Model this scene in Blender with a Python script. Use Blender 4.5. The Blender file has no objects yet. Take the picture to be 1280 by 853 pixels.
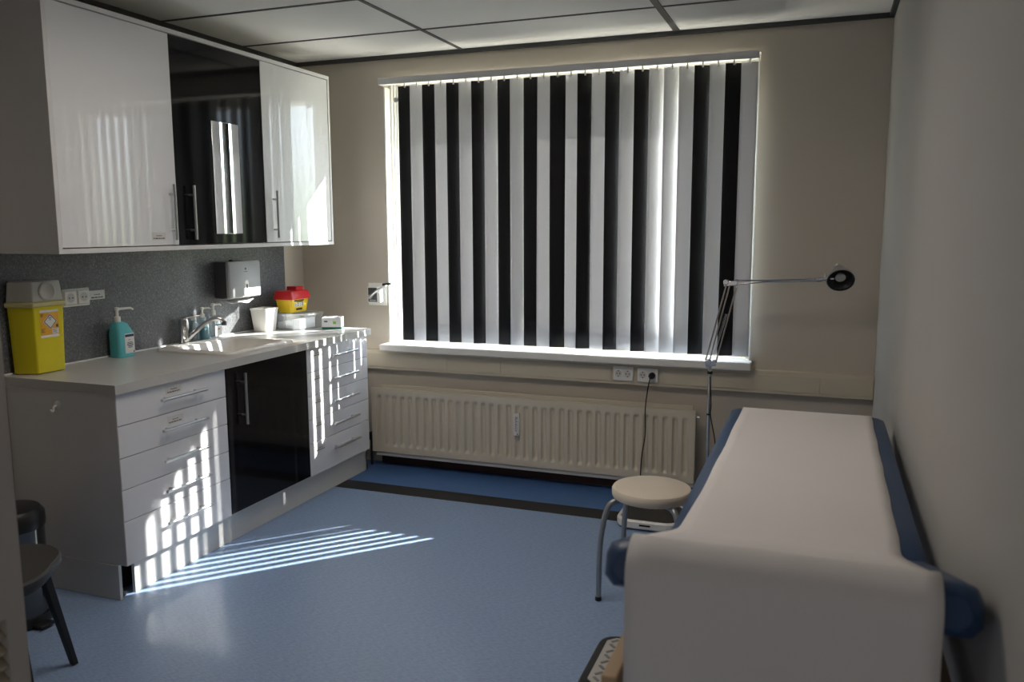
import bpy, bmesh, math, random
from mathutils import Vector, Matrix
random.seed(7)
S = bpy.context.scene
COL = S.collection
PI = math.pi
W, H, YF = 3.46, 2.54, -4.45          # room width, ceiling height, y of the wall by the doorway

# ------------------------------------------------------------------ materials
def nd(nt, t, **kw):
    n = nt.nodes.new(t)
    for k, v in kw.items():
        setattr(n, k, v)
    return n

def mat(name, col, rough=0.5, metal=0.0, coat=0.0, spec=0.5, bump=0.0, bscale=200.0, var=0.0, vscale=20.0, trans=0.0, alpha=1.0, ior=1.45, coat_rough=0.03):
    m = bpy.data.materials.new(name); m.use_nodes = True
    nt = m.node_tree; b = nt.nodes['Principled BSDF']
    c = (col[0], col[1], col[2], 1)
    b.inputs['Base Color'].default_value = c
    b.inputs['Roughness'].default_value = rough
    b.inputs['Metallic'].default_value = metal
    b.inputs['Coat Weight'].default_value = coat
    b.inputs['Coat Roughness'].default_value = coat_rough
    b.inputs['Specular IOR Level'].default_value = spec
    b.inputs['Transmission Weight'].default_value = trans
    b.inputs['IOR'].default_value = ior
    b.inputs['Alpha'].default_value = alpha
    tc = nd(nt, 'ShaderNodeTexCoord')
    if var > 0:
        n = nd(nt, 'ShaderNodeTexNoise'); n.inputs['Scale'].default_value = vscale; n.inputs['Detail'].default_value = 5
        nt.links.new(tc.outputs['Object'], n.inputs['Vector'])
        mx = nd(nt, 'ShaderNodeMix', data_type='RGBA')
        mx.inputs[6].default_value = tuple(x*(1-var) for x in col) + (1,)
        mx.inputs[7].default_value = tuple(min(1, x*(1+var)) for x in col) + (1,)
        nt.links.new(n.outputs['Fac'], mx.inputs[0]); nt.links.new(mx.outputs[2], b.inputs['Base Color'])
    if bump > 0:
        n2 = nd(nt, 'ShaderNodeTexNoise'); n2.inputs['Scale'].default_value = bscale; n2.inputs['Detail'].default_value = 4
        nt.links.new(tc.outputs['Object'], n2.inputs['Vector'])
        bp = nd(nt, 'ShaderNodeBump'); bp.inputs['Strength'].default_value = bump; bp.inputs['Distance'].default_value = 0.002
        nt.links.new(n2.outputs['Fac'], bp.inputs['Height']); nt.links.new(bp.outputs['Normal'], b.inputs['Normal'])
    return m

def thin_clear(name, tint=(1, 1, 1), gloss=0.08, white=0.0, rough=0.02):
    """thin clear sheet: see-through with a share of mirror and a share of milky diffuse"""
    m = bpy.data.materials.new(name); m.use_nodes = True
    nt = m.node_tree; nt.nodes.clear()
    o = nd(nt, 'ShaderNodeOutputMaterial')
    t = nd(nt, 'ShaderNodeBsdfTransparent'); t.inputs[0].default_value = (*tint, 1)
    g = nd(nt, 'ShaderNodeBsdfGlossy'); g.inputs['Roughness'].default_value = rough
    d = nd(nt, 'ShaderNodeBsdfDiffuse'); d.inputs[0].default_value = (0.8*tint[0], 0.8*tint[1], 0.8*tint[2], 1)
    tr = nd(nt, 'ShaderNodeBsdfTranslucent'); tr.inputs[0].default_value = (0.8*tint[0], 0.8*tint[1], 0.8*tint[2], 1)
    md = nd(nt, 'ShaderNodeMixShader'); md.inputs[0].default_value = 0.5
    nt.links.new(d.outputs[0], md.inputs[1]); nt.links.new(tr.outputs[0], md.inputs[2])
    m1 = nd(nt, 'ShaderNodeMixShader'); m1.inputs[0].default_value = white
    nt.links.new(t.outputs[0], m1.inputs[1]); nt.links.new(md.outputs[0], m1.inputs[2])
    m2 = nd(nt, 'ShaderNodeMixShader'); m2.inputs[0].default_value = gloss
    nt.links.new(m1.outputs[0], m2.inputs[1]); nt.links.new(g.outputs[0], m2.inputs[2])
    nt.links.new(m2.outputs[0], o.inputs[0])
    return m

def translucent(name, col, share, rough=0.5, spec=0.3):
    m = mat(name, col, rough, spec=spec)
    nt = m.node_tree; b = nt.nodes['Principled BSDF']; o = nt.nodes['Material Output']
    t = nd(nt, 'ShaderNodeBsdfTranslucent'); t.inputs[0].default_value = (*col, 1)
    mx = nd(nt, 'ShaderNodeMixShader'); mx.inputs[0].default_value = share
    nt.links.new(b.outputs[0], mx.inputs[1]); nt.links.new(t.outputs[0], mx.inputs[2]); nt.links.new(mx.outputs[0], o.inputs[0])
    return m

def frosted(name):
    m = bpy.data.materials.new(name); m.use_nodes = True
    nt = m.node_tree; nt.nodes.clear()
    o = nd(nt, 'ShaderNodeOutputMaterial')
    r = nd(nt, 'ShaderNodeBsdfRefraction'); r.inputs['Color'].default_value = (0.94, 0.95, 0.96, 1); r.inputs['Roughness'].default_value = 0.62; r.inputs['IOR'].default_value = 1.4
    t = nd(nt, 'ShaderNodeBsdfTranslucent'); t.inputs[0].default_value = (0.88, 0.90, 0.92, 1)
    mx = nd(nt, 'ShaderNodeMixShader'); mx.inputs[0].default_value = 0.3
    nt.links.new(r.outputs[0], mx.inputs[1]); nt.links.new(t.outputs[0], mx.inputs[2]); nt.links.new(mx.outputs[0], o.inputs[0])
    return m

def floor_material():
    m = bpy.data.materials.new('blue_linoleum'); m.use_nodes = True
    nt = m.node_tree; b = nt.nodes['Principled BSDF']; L = nt.links.new
    tc = nd(nt, 'ShaderNodeTexCoord')
    mp = nd(nt, 'ShaderNodeMapping'); mp.inputs['Scale'].default_value = (1.0, 6.0, 1.0); mp.inputs['Rotation'].default_value = (0, 0, 0.5)
    L(tc.outputs['Object'], mp.inputs['Vector'])
    n = nd(nt, 'ShaderNodeTexNoise'); n.inputs['Scale'].default_value = 48; n.inputs['Detail'].default_value = 6; n.inputs['Roughness'].default_value = 0.65
    L(mp.outputs[0], n.inputs['Vector'])
    cr = nd(nt, 'ShaderNodeValToRGB')
    cr.color_ramp.elements[0].position = 0.30; cr.color_ramp.elements[0].color = (0.15, 0.235, 0.40, 1)
    cr.color_ramp.elements[1].position = 0.72; cr.color_ramp.elements[1].color = (0.34, 0.44, 0.62, 1)
    L(n.outputs['Fac'], cr.inputs[0])
    deep = nd(nt, 'ShaderNodeValToRGB')
    deep.color_ramp.elements[0].color = (0.055, 0.13, 0.31, 1); deep.color_ramp.elements[1].color = (0.085, 0.17, 0.37, 1)
    L(n.outputs['Fac'], deep.inputs[0])
    sp = nd(nt, 'ShaderNodeSeparateXYZ'); L(tc.outputs['Object'], sp.inputs[0])
    def gt(v):
        q = nd(nt, 'ShaderNodeMath', operation='GREATER_THAN'); L(sp.outputs[1], q.inputs[0]); q.inputs[1].default_value = v; return q
    a = nd(nt, 'ShaderNodeMix', data_type='RGBA'); L(gt(-0.57).outputs[0], a.inputs[0]); L(cr.outputs[0], a.inputs[6]); a.inputs[7].default_value = (0.016, 0.016, 0.018, 1)
    c = nd(nt, 'ShaderNodeMix', data_type='RGBA'); L(gt(-0.425).outputs[0], c.inputs[0]); L(a.outputs[2], c.inputs[6]); L(deep.outputs[0], c.inputs[7])
    L(c.outputs[2], b.inputs['Base Color'])
    b.inputs['Roughness'].default_value = 0.42; b.inputs['Specular IOR Level'].default_value = 0.35
    n2 = nd(nt, 'ShaderNodeTexNoise'); n2.inputs['Scale'].default_value = 260; L(tc.outputs['Object'], n2.inputs['Vector'])
    bp = nd(nt, 'ShaderNodeBump'); bp.inputs['Strength'].default_value = 0.12; bp.inputs['Distance'].default_value = 0.001
    L(n2.outputs['Fac'], bp.inputs['Height']); L(bp.outputs['Normal'], b.inputs['Normal'])
    return m

def speckle_material():
    m = bpy.data.materials.new('speckled_backsplash'); m.use_nodes = True
    nt = m.node_tree; b = nt.nodes['Principled BSDF']; L = nt.links.new
    tc = nd(nt, 'ShaderNodeTexCoord')
    n = nd(nt, 'ShaderNodeTexNoise'); n.inputs['Scale'].default_value = 120; n.inputs['Detail'].default_value = 3
    L(tc.outputs['Object'], n.inputs['Vector'])
    cr = nd(nt, 'ShaderNodeValToRGB'); e = cr.color_ramp.elements
    e[0].position = 0.35; e[0].color = (0.070, 0.073, 0.078, 1); e[1].position = 0.65; e[1].color = (0.145, 0.15, 0.16, 1)
    L(n.outputs['Fac'], cr.inputs[0])
    v = nd(nt, 'ShaderNodeTexVoronoi'); v.inputs['Scale'].default_value = 75; L(tc.outputs['Object'], v.inputs['Vector'])
    q = nd(nt, 'ShaderNodeMath', operation='LESS_THAN'); q.inputs[1].default_value = 0.17; L(v.outputs['Distance'], q.inputs[0])
    mx = nd(nt, 'ShaderNodeMix', data_type='RGBA'); mx.inputs[7].default_value = (0.30, 0.31, 0.32, 1)
    L(q.outputs[0], mx.inputs[0]); L(cr.outputs[0], mx.inputs[6]); L(mx.outputs[2], b.inputs['Base Color'])
    b.inputs['Roughness'].default_value = 0.45
    return m

M = dict(
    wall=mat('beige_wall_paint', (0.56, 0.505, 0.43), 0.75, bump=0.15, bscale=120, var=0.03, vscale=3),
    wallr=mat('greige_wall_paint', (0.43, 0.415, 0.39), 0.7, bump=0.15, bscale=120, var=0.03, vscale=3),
    ceiling=mat('ceiling_tile', (0.80, 0.79, 0.76), 0.85, bump=0.2, bscale=90),
    grid=mat('dark_grid_bar', (0.045, 0.045, 0.045), 0.5),
    floor=floor_material(), splash=speckle_material(),
    gloss=mat('white_gloss_laminate', (0.74, 0.74, 0.76), 0.3, coat=0.7, spec=0.3, coat_rough=0.03),
    glossd=mat('white_drawer_laminate', (0.74, 0.74, 0.76), 0.35, coat=1.0, spec=0.0, coat_rough=0.095),
    white=mat('white_laminate', (0.68, 0.67, 0.665), 0.4),
    plinth=mat('plinth_laminate', (0.62, 0.61, 0.59), 0.45),
    inner=mat('painted_recess_shade', (0.02, 0.02, 0.02), 0.8),  # near-black colour standing in for shade inside cabinets and plinth
    black=mat('black_gloss_laminate', (0.006, 0.006, 0.007), 0.07, spec=0.28),
    counter=mat('grey_worktop', (0.50, 0.49, 0.47), 0.28, spec=0.5, var=0.03, vscale=60),
    caulk=mat('white_sealant', (0.7, 0.7, 0.7), 0.5),
    chrome=mat('chrome', (0.72, 0.72, 0.73), 0.08, metal=1.0),
    steel=mat('brushed_steel', (0.55, 0.55, 0.55), 0.28, metal=1.0),
    greymet=mat('grey_lacquered_tube', (0.33, 0.35, 0.37), 0.35, metal=0.6),
    mirror=mat('mirror_glass', (0.9, 0.9, 0.9), 0.01, metal=1.0),
    sink=mat('white_sink_composite', (0.74, 0.71, 0.67), 0.25),
    cream=mat('cream_enamel', (0.66, 0.60, 0.49), 0.35),
    trunk=mat('cream_trunking_plastic', (0.62, 0.55, 0.43), 0.4),
    pvc=mat('white_pvc', (0.80, 0.79, 0.75), 0.3),
    slatw=translucent('white_slat_fabric', (0.76, 0.76, 0.77), 0.125, 0.5),
    slatb=mat('black_slat_fabric', (0.008, 0.008, 0.009), 0.55, spec=0.3),
    rail=mat('white_rail_enamel', (0.62, 0.62, 0.62), 0.35),
    glass=thin_clear('window_glass', (0.97, 0.985, 0.98), 0.06),
    frost=frosted('added_frost_film'),
    clearp=thin_clear('clear_plastic', (0.93, 0.95, 0.97), 0.10, white=0.16, rough=0.08),
    bottle=thin_clear('clear_bottle', (0.86, 0.92, 0.94), 0.14, white=0.12, rough=0.05),
    milky=translucent('milky_plastic', (0.72, 0.70, 0.64), 0.3, 0.35),
    teal=translucent('turquoise_plastic', (0.15, 0.58, 0.62), 0.2, 0.3),
    liquid=translucent('turquoise_liquid', (0.06, 0.36, 0.43), 0.3, 0.2),
    yellow=translucent('yellow_plastic', (0.72, 0.62, 0.02), 0.10, 0.35),
    yellow2=mat('bright_yellow_plastic', (0.80, 0.55, 0.02), 0.35),
    cyellow=translucent('pale_yellow_plastic', (0.68, 0.62, 0.30), 0.2, 0.4),
    orange=mat('orange_label', (0.72, 0.36, 0.02), 0.5),
    red=mat('red_plastic', (0.55, 0.02, 0.025), 0.3),
    ink=mat('black_ink', (0.012, 0.012, 0.014), 0.5),
    navy=mat('navy_ink', (0.02, 0.03, 0.09), 0.5),
    paperl=mat('label_paper', (0.72, 0.71, 0.69), 0.6),
    paperg=mat('grey_label_paper', (0.62, 0.60, 0.58), 0.6),
    bplast=mat('black_plastic', (0.014, 0.014, 0.015), 0.35),
    dgrey=mat('dark_grey_shell', (0.045, 0.044, 0.042), 0.55),
    dispgrey=mat('grey_dispenser_plastic', (0.40, 0.41, 0.42), 0.35),
    dispdark=mat('dark_dispenser_plastic', (0.07, 0.07, 0.075), 0.4),
    tissue=translucent('tissue_paper', (0.78, 0.77, 0.75), 0.2, 0.8),
    couchpaper=mat('white_couch_paper', (0.80, 0.765, 0.75), 0.75, bump=0.25, bscale=14, var=0.015, vscale=8),
    vinyl=mat('blue_vinyl', (0.018, 0.055, 0.14), 0.4, bump=0.06, bscale=400),
    wood=mat('beech_wood', (0.52, 0.36, 0.22), 0.45, var=0.12, vscale=12),
    stoolseat=mat('cream_stool_seat', (0.76, 0.67, 0.55), 0.45),
    tread=mat('aluminium_tread', (0.60, 0.57, 0.53), 0.35, metal=0.7),
    treadd=mat('dark_tread_pattern', (0.25, 0.25, 0.25), 0.5, metal=0.5),
    green=mat('green_carton_print', (0.03, 0.17, 0.13), 0.5),
    carton=mat('white_carton', (0.74, 0.75, 0.77), 0.5),
    lime=mat('lime_print', (0.25, 0.55, 0.10), 0.5),
    brick=mat('dark_red_skirting', (0.050, 0.018, 0.014), 0.5),
    door=mat('door_paint', (0.52, 0.48, 0.43), 0.5),
    grille=mat('door_grille', (0.50, 0.43, 0.33), 0.5),
    bulb=mat('lamp_reflector', (0.62, 0.62, 0.62), 0.4),
    lampin=mat('lamp_inside', (0.03, 0.03, 0.03), 0.45),
)

# ------------------------------------------------------------------ mesh helpers
def box(bm, x0, x1, y0, y1, z0, z1):
    vs = [bm.verts.new((x, y, z)) for x in (x0, x1) for y in (y0, y1) for z in (z0, z1)]
    for f in ((0, 1, 3, 2), (4, 6, 7, 5), (0, 4, 5, 1), (2, 3, 7, 6), (0, 2, 6, 4), (1, 5, 7, 3)):
        bm.faces.new([vs[i] for i in f])
    return vs

def obox(bm, c, ax, ay, az, hx, hy, hz):
    """box with its own axes"""
    c, ax, ay, az = (Vector(v) for v in (c, ax, ay, az))
    vs = [bm.verts.new(c + ax*sx*hx + ay*sy*hy + az*sz*hz) for sx in (-1, 1) for sy in (-1, 1) for sz in (-1, 1)]
    for f in ((0, 1, 3, 2), (4, 6, 7, 5), (0, 4, 5, 1), (2, 3, 7, 6), (0, 2, 6, 4), (1, 5, 7, 3)):
        bm.faces.new([vs[i] for i in f])

def loft(bm, loops, cap0=True, cap1=True, closed=True):
    rings = [[bm.verts.new(p) for p in lp] for lp in loops]
    n = len(rings[0])
    for a, b in zip(rings, rings[1:]):
        for i in range(n if closed else n-1):
            j = (i+1) % n
            try: bm.faces.new((a[i], a[j], b[j], b[i]))
            except ValueError: pass
    if cap0: bm.faces.new(rings[0][::-1])
    if cap1: bm.faces.new(rings[-1])
    return rings

def rrect(cx, cy, w, d, r, z, n=5, rot=0.0):
    pts = []
    r = min(r, w/2-1e-4, d/2-1e-4)
    for k, (sx, sy) in enumerate(((1, 1), (-1, 1), (-1, -1), (1, -1))):
        for i in range(n):
            a = PI/2*k + PI/2*i/(n-1)
            pts.append((sx*(w/2-r) + r*math.cos(a), sy*(d/2-r) + r*math.sin(a)))
    c, s = math.cos(rot), math.sin(rot)
    return [(cx + x*c - y*s, cy + x*s + y*c, z) for x, y in pts]

def sweep(bm, pts, r, n=10, caps=True):
    pts = [Vector(p) for p in pts]
    rs = r if isinstance(r, (list, tuple)) else [r]*len(pts)
    t0 = (pts[1]-pts[0]).normalized()
    u = t0.orthogonal().normalized()
    loops = []
    for i, p in enumerate(pts):
        t = ((pts[min(i+1, len(pts)-1)] - pts[max(i-1, 0)])).normalized()
        u = (u - t*u.dot(t)).normalized(); v = t.cross(u)
        loops.append([p + (u*math.cos(2*PI*k/n) + v*math.sin(2*PI*k/n))*rs[i] for k in range(n)])
    loft(bm, loops, caps, caps)

def lathe(bm, prof, c=(0, 0, 0), n=24, axis=None, cap0=True, cap1=True):
    c = Vector(c)
    az = Vector(axis).normalized() if axis else Vector((0, 0, 1))
    ax = az.orthogonal().normalized() if axis else Vector((1, 0, 0))
    ay = az.cross(ax)
    loops = [[c + az*z + (ax*math.cos(2*PI*k/n) + ay*math.sin(2*PI*k/n))*r for k in range(n)] for r, z in prof]
    loft(bm, loops, cap0, cap1)

def spline(pts, k=6):
    """Catmull-Rom through points"""
    P = [Vector(p) for p in pts]; P = [2*P[0]-P[1]] + P + [2*P[-1]-P[-2]]
    out = []
    for i in range(1, len(P)-2):
        for j in range(k):
            t = j/k
            a, b, c, d = P[i-1], P[i], P[i+1], P[i+2]
            out.append(0.5*((2*b) + (c-a)*t + (2*a-5*b+4*c-d)*t*t + (3*b-a-3*c+d)*t**3))
    out.append(P[-2])
    return out

def obj(name, bm, m, parent=None, bevel=0.0, smooth=True, seg=2, label=None, kind=None):
    bmesh.ops.recalc_face_normals(bm, faces=bm.faces[:])
    me = bpy.data.meshes.new(name); bm.to_mesh(me); bm.free()
    mats = m if isinstance(m, (list, tuple)) else [m]
    for q in mats: me.materials.append(q)
    o = bpy.data.objects.new(name, me); COL.objects.link(o)
    if smooth:
        me.shade_smooth()
        me.set_sharp_from_angle(angle=math.radians(38))
    if bevel > 0:
        b = o.modifiers.new('bevel', 'BEVEL'); b.width = bevel; b.segments = seg; b.limit_method = 'ANGLE'; b.angle_limit = math.radians(50)
        b.harden_normals = False
    if parent is not None:
        o.parent = parent
        root = parent
        mw = Matrix.Identity(4)
        chain = []
        while root is not None: chain.append(root); root = root.parent
        for r in reversed(chain):
            mw = mw @ r.matrix_parent_inverse @ Matrix.Translation(r.location)
        o.matrix_parent_inverse = mw.inverted()
    if label: o['label'] = label
    if kind: o['kind'] = kind
    return o

def B(): return bmesh.new()
def bx(name, m, parent, *dims, bevel=0.002, **kw):
    bm = B(); box(bm, *dims); return obj(name, bm, m, parent, bevel=bevel, **kw)

def thing(name, label, cat, loc=(0, 0, 0), group=None):
    o = bpy.data.objects.new(name, None); COL.objects.link(o); o.location = loc
    o.empty_display_size = 0.1
    o['label'] = label; o['category'] = cat
    if group: o['group'] = group
    return o

def tag(o, label, cat, group=None):
    o['label'] = label; o['category'] = cat
    if group: o['group'] = group
    return o

def struct(name, bm, m, parent=None, **kw):
    return obj(name, bm, m, parent, kind='structure', **kw)

def dup(root, off, label, group=None):
    r = root.copy(); COL.objects.link(r); r.location = Vector(root.location) + Vector(off); r['label'] = label
    if group: r['group'] = group
    for ch in list(root.children):
        c = ch.copy(); COL.objects.link(c); c.parent = r
        for g in ch.children:
            d = g.copy(); COL.objects.link(d); d.parent = c
    return r

# ------------------------------------------------------------------ room shell
WL, WR, WT, WB = 0.622, 2.838, 2.402, 0.785       # window opening
TH = 0.34
bm = B(); box(bm, -0.2, W+0.2, YF-1.6, TH, -0.12, 0.0); struct('floor', bm, M['floor'], smooth=False)
bm = B(); box(bm, -0.2, W+0.2, YF-1.6, TH, H, H+0.12)
ceil = struct('ceiling', bm, M['ceiling'], smooth=False)
bm = B()
for x, w in ((-0.095, .022), (1.155, .022), (2.405, .034)):
    box(bm, x-w/2, x+w/2, YF, -0.0, H-0.004, H)
for k in range(8):
    y = -0.535 - k*0.63
    if y > YF: box(bm, 0, W, y-.0085, y+.0085, H-0.0035, H)
box(bm, 0, W, -0.022, 0, H-0.022, H); box(bm, W-0.022, W, YF, 0, H-0.022, H); box(bm, 0, 0.022, YF, 0, H-0.022, H)
struct('ceiling_grid', bm, M['grid'], ceil, smooth=False)
bm = B(); box(bm, -0.2, 0.0, YF-1.6, TH, 0, H); struct('wall_left', bm, M['wall'], smooth=False)
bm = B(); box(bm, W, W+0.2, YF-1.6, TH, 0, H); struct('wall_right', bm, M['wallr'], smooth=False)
bm = B()
box(bm, 0, WL, 0, TH, 0, H); box(bm, WR, W, 0, TH, 0, H); box(bm, WL, WR, 0, TH, 0, WB-0.04); box(bm, WL, WR, 0, 0.2, WT, H)
box(bm, WL, WR, 0.2, TH, 2.335, H)
struct('wall_back', bm, M['wall'], smooth=False)
bm = B(); box(bm, 0, 1.66, YF-0.12, YF, 0, H); box(bm, 1.66, W, YF-0.12, YF, 2.12, H); struct('wall_front', bm, M['wall'], smooth=False)
bm = B(); box(bm, 0.56, W, -0.014, 0, 0, 0.085); struct('baseboard_back', bm, M['brick'], bevel=0.003)

# window: frame, sash, panes, sill
win = bpy.data.objects.new('window_1', None); COL.objects.link(win); win.location = (0, 0, 0); win['kind'] = 'structure'
FY0, FY1 = 0.10, 0.175
bm = B()
f = 0.045
box(bm, WL, WL+f, FY0, FY1, WB, WT); box(bm, WR-f, WR, FY0, FY1, WB, WT)
box(bm, WL+f, WR-f, FY0, FY1, WT-f, WT); box(bm, WL+f, WR-f, FY0, FY1, WB, WB+f)
for k, (w, y) in enumerate(((0.022, 0.066), (0.034, 0.082))):       # stepped moulding of the frame
    box(bm, WL, WL+w, y, y+0.02, WB, WT)
    box(bm, WR-w, WR, y, y+0.02, WB, WT)
box(bm, WL, WL+0.010, 0.001, 0.10, WB, WT-.044); box(bm, WR-0.010, WR, 0.001, 0.10, WB, WT-.044)
struct('window_frame', bm, M['pvc'], win, bevel=0.003)
xm = (WL+WR)/2
for (a, b) in ((WL+f, xm), (xm, WR-f)):
    bm = B(); s = 0.040
    z0, z1 = WB+f, WT-f
    box(bm, a, a+s, 0.115, 0.165, z0, z1); box(bm, b-s, b, 0.115, 0.165, z0, z1)
    box(bm, a+s, b-s, 0.115, 0.165, z1-s, z1); box(bm, a+s, b-s, 0.115, 0.165, z0, z0+s)
    sash = struct('window_sash', bm, M['pvc'], win, bevel=0.004)
    bm = B(); box(bm, a+s, b-s, 0.138, 0.142, 1.075, z1-s); struct('window_pane', bm, M['glass'], sash, smooth=False)
    bm = B(); bm.faces.new([bm.verts.new(p) for p in ((a+s, 0.140, z0+s), (b-s, 0.140, z0+s), (b-s, 0.140, 1.075), (a+s, 0.140, 1.075))]); struct('added_frost_pane', bm, M['frost'], sash, smooth=False)  # added film, unseen behind the slats, cuts and scatters the low sun
bm = B(); box(bm, WL-0.012, WR+0.012, -0.105, 0.10, WB-0.042, WB); struct('window_sill', bm, M['pvc'], win, bevel=0.006)

# ------------------------------------------------------------------ vertical blind
bl = thing('vertical_blind', 'vertical window blind of black and white slats hanging over the window', 'blind', (0.8, -0.05, WT))
bx('headrail', M['rail'], bl, WL+0.006, WR-0.004, -0.075, -0.03, WT-0.042, WT-0.004, bevel=0.003)
NS = 26; x0s, x1s = 0.800, 2.790; pitch = (x1s-x0s)/(NS-1)
colors = 'bwbwbwbwbwbwbwbwbwbwwwbwbw'
SLAT_SPAN = [.075, .060, .075, .0845, .060, .065, .050, .066, .089, .064, .092, .085, .075, .104, .050, .095, .0545, .0540, .0545, .0540, .0545, .0540, .0540, .0545, .0545, .100]
SLAT_DEG = [math.degrees(math.acos(p/(0.0885*1.360)) - math.atan(0.922)) for p in SLAT_SPAN]
def slat_bm(cx, ang, twist, wob):
    bm = B(); wd = 0.0885; n = 6; zt, zb = WT-0.056, 0.815
    loops = []
    rows = 9
    for r in range(rows+1):
        z = zt + (zb-zt)*r/rows
        a = ang + twist*r/rows
        lp = []
        ox = wob*math.sin(r/rows*PI)*0.5
        for i in range(n+1):
            s = (i/n-0.5)*wd
            bow = -0.0035*(1-(2*i/n-1)**2)
            lp.append(Vector((cx + ox + s*math.cos(a) - bow*math.sin(a), -0.052 + s*math.sin(a) + bow*math.cos(a), z)))
        loops.append(lp)
    loft(bm, loops, False, False, closed=False)
    return bm
for i in range(NS):
    cx = x0s + pitch*i
    ang = math.radians(SLAT_DEG[i])
    blk = colors[i] == 'b'
    s = obj('slat', slat_bm(cx, ang, math.radians(random.uniform(-1.0, 1.0)), random.uniform(-.002, .002)), M['slatb'] if blk else M['slatw'], bl,
            label='black hanging slat' if blk else 'white hanging slat')
    md = s.modifiers.new('thick', 'SOLIDIFY'); md.thickness = 0.0008; md.offset = 0
    bm = B(); box(bm, cx-0.0045, cx+0.0045, -0.0595, -0.0505, WT-0.067, WT-0.040)
    obj('clip', bm, M['pvc'], s, bevel=0.001)
bm = B(); lathe(bm, [(0.004, -0.012), (0.016, -0.010), (0.016, 0.010), (0.004, 0.012)], (0.690, 0.045, 2.285), 16, axis=(0, 1, 0.2))
sweep(bm, [(0.690, 0.05, 2.285), (0.690, 0.085, 2.30)], 0.006)
pl = obj('cord_pulley', bm, M['steel'], bl)
bm = B(); sweep(bm, spline([(0.688, 0.040, 2.275), (0.682, 0.035, 2.15), (0.675, 0.030, 2.0), (0.672, 0.028, 1.4)]), 0.0018, 6)
sweep(bm, spline([(0.700, 0.040, 2.275), (0.697, 0.035, 2.15), (0.690, 0.030, 2.0), (0.676, 0.028, 1.4)]), 0.0018, 6)
obj('pull_cord', bm, M['steel'], bl)

# ------------------------------------------------------------------ window crank on the left of the window
cr = thing('window_crank', 'white metal plate with dark gearbox and crank lever left of the window', 'window opener', (0.55, 0, 1.09))
bm = B(); box(bm, 0.487, 0.617, -0.006, -0.0005, 1.02, 1.162)
for (x, z) in ((0.497, 1.148), (0.497, 1.034)): lathe(bm, [(0.004, 0), (0.004, 0.003)], (x, -0.006, z), 8, axis=(0, -1, 0))
obj('mounting_plate', bm, M['pvc'], cr, bevel=0.001)
bm = B(); box(bm, 0.506, 0.596, -0.052, -0.006, 1.042, 1.138); gb = obj('gearbox', bm, M['pvc'], cr, bevel=0.003)
bm = B(); box(bm, 0.512, 0.574, -0.0545, -0.0515, 1.046, 1.134); obj('gearbox_cover', bm, M['dispdark'], gb, bevel=0.002)
bm = B(); box(bm, 0.522, 0.566, -0.0558, -0.0545, 1.053, 1.058); obj('cover_marking', bm, M['paperg'], gb, bevel=0, smooth=False)
bm = B(); sweep(bm, [(0.530, -0.060, 1.078), (0.570, -0.072, 1.108), (0.655, -0.082, 1.158)], [0.011, 0.010, 0.008], 10)
lathe(bm, [(0.014, 0), (0.014, 0.012)], (0.530, -0.054, 1.078), 14, axis=(0, -1, 0))
obj('crank_arm', bm, M['steel'], cr)
bm = B(); sweep(bm, [(0.640, -0.086, 1.156), (0.645, -0.100, 1.160), (0.700, -0.100, 1.166)], 0.008, 10); obj('crank_knob', bm, M['bplast'], cr)

# ------------------------------------------------------------------ cable trunking with sockets and plugged cord
tk = thing('cable_trunking', 'long cream plastic cable trunking along the wall under the window sill', 'cable duct', (1.7, 0, 0.62))
bm = B(); box(bm, 0.0, W, -0.045, 0, 0.618, 0.742)
obj('trunking_body', bm, M['trunk'], tk, bevel=0.003)
bm = B()
for a, b in ((0.004, 1.05), (1.053, 1.40), (1.403, 2.08), (2.37, 3.196), (3.199, W-0.003)):
    box(bm, a, b, -0.050, -0.044, 0.636, 0.722)
obj('trunking_lid', bm, M['trunk'], tk, bevel=0.0015)
def double_socket(x, label, holes=(0, 1)):
    t = thing('double_socket', label, 'socket', (x, -0.045, 0.682), 'double sockets in the cream cable trunking')
    bm = B(); box(bm, x-0.058, x+0.058, -0.062, -0.0455, 0.642, 0.724); obj('socket_plate', bm, M['pvc'], t, bevel=0.004)
    for k in (0, 1):
        cx = x - 0.027 + 0.054*k
        bm = B(); lathe(bm, [(0.0225, 0.0), (0.0225, 0.0022), (0.0195, 0.0022), (0.0185, -0.003)], (cx, -0.0622, 0.683), 24, axis=(0, -1, 0), cap1=False)
        rim = obj('socket_rim', bm, M['pvc'], t)
        bm = B(); lathe(bm, [(0.0188, 0.0), (0.0188, 0.0006)], (cx, -0.0622, 0.683), 24, axis=(0, -1, 0))
        obj('socket_well', bm, M['paperg'], rim)
        bm = B()
        for dx in (-0.008, 0.008): lathe(bm, [(0.0032, 0), (0.0032, 0.0006)], (cx+dx, -0.063, 0.683), 8, axis=(0, -1, 0))
        box(bm, cx-0.003, cx+0.003, -0.0636, -0.0630, 0.696, 0.701); box(bm, cx-0.003, cx+0.003, -0.0636, -0.0630, 0.665, 0.670)
        obj('socket_hole', bm, M['ink'], rim, smooth=False)
    return t
double_socket(2.152, 'empty white double wall socket under the window sill')
double_socket(2.292, 'white double wall socket with a black plug in its right half')
pc = thing('power_cord', 'black plug with thin black cord hanging in front of the radiator', 'cable', (2.319, -0.07, 0.683))
bm = B(); lathe(bm, [(0.018, 0.0), (0.0185, 0.012), (0.017, 0.026), (0.010, 0.034)], (2.319, -0.0645, 0.683), 18, axis=(0, -1, 0)); obj('plug', bm, M['bplast'], pc)
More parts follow.
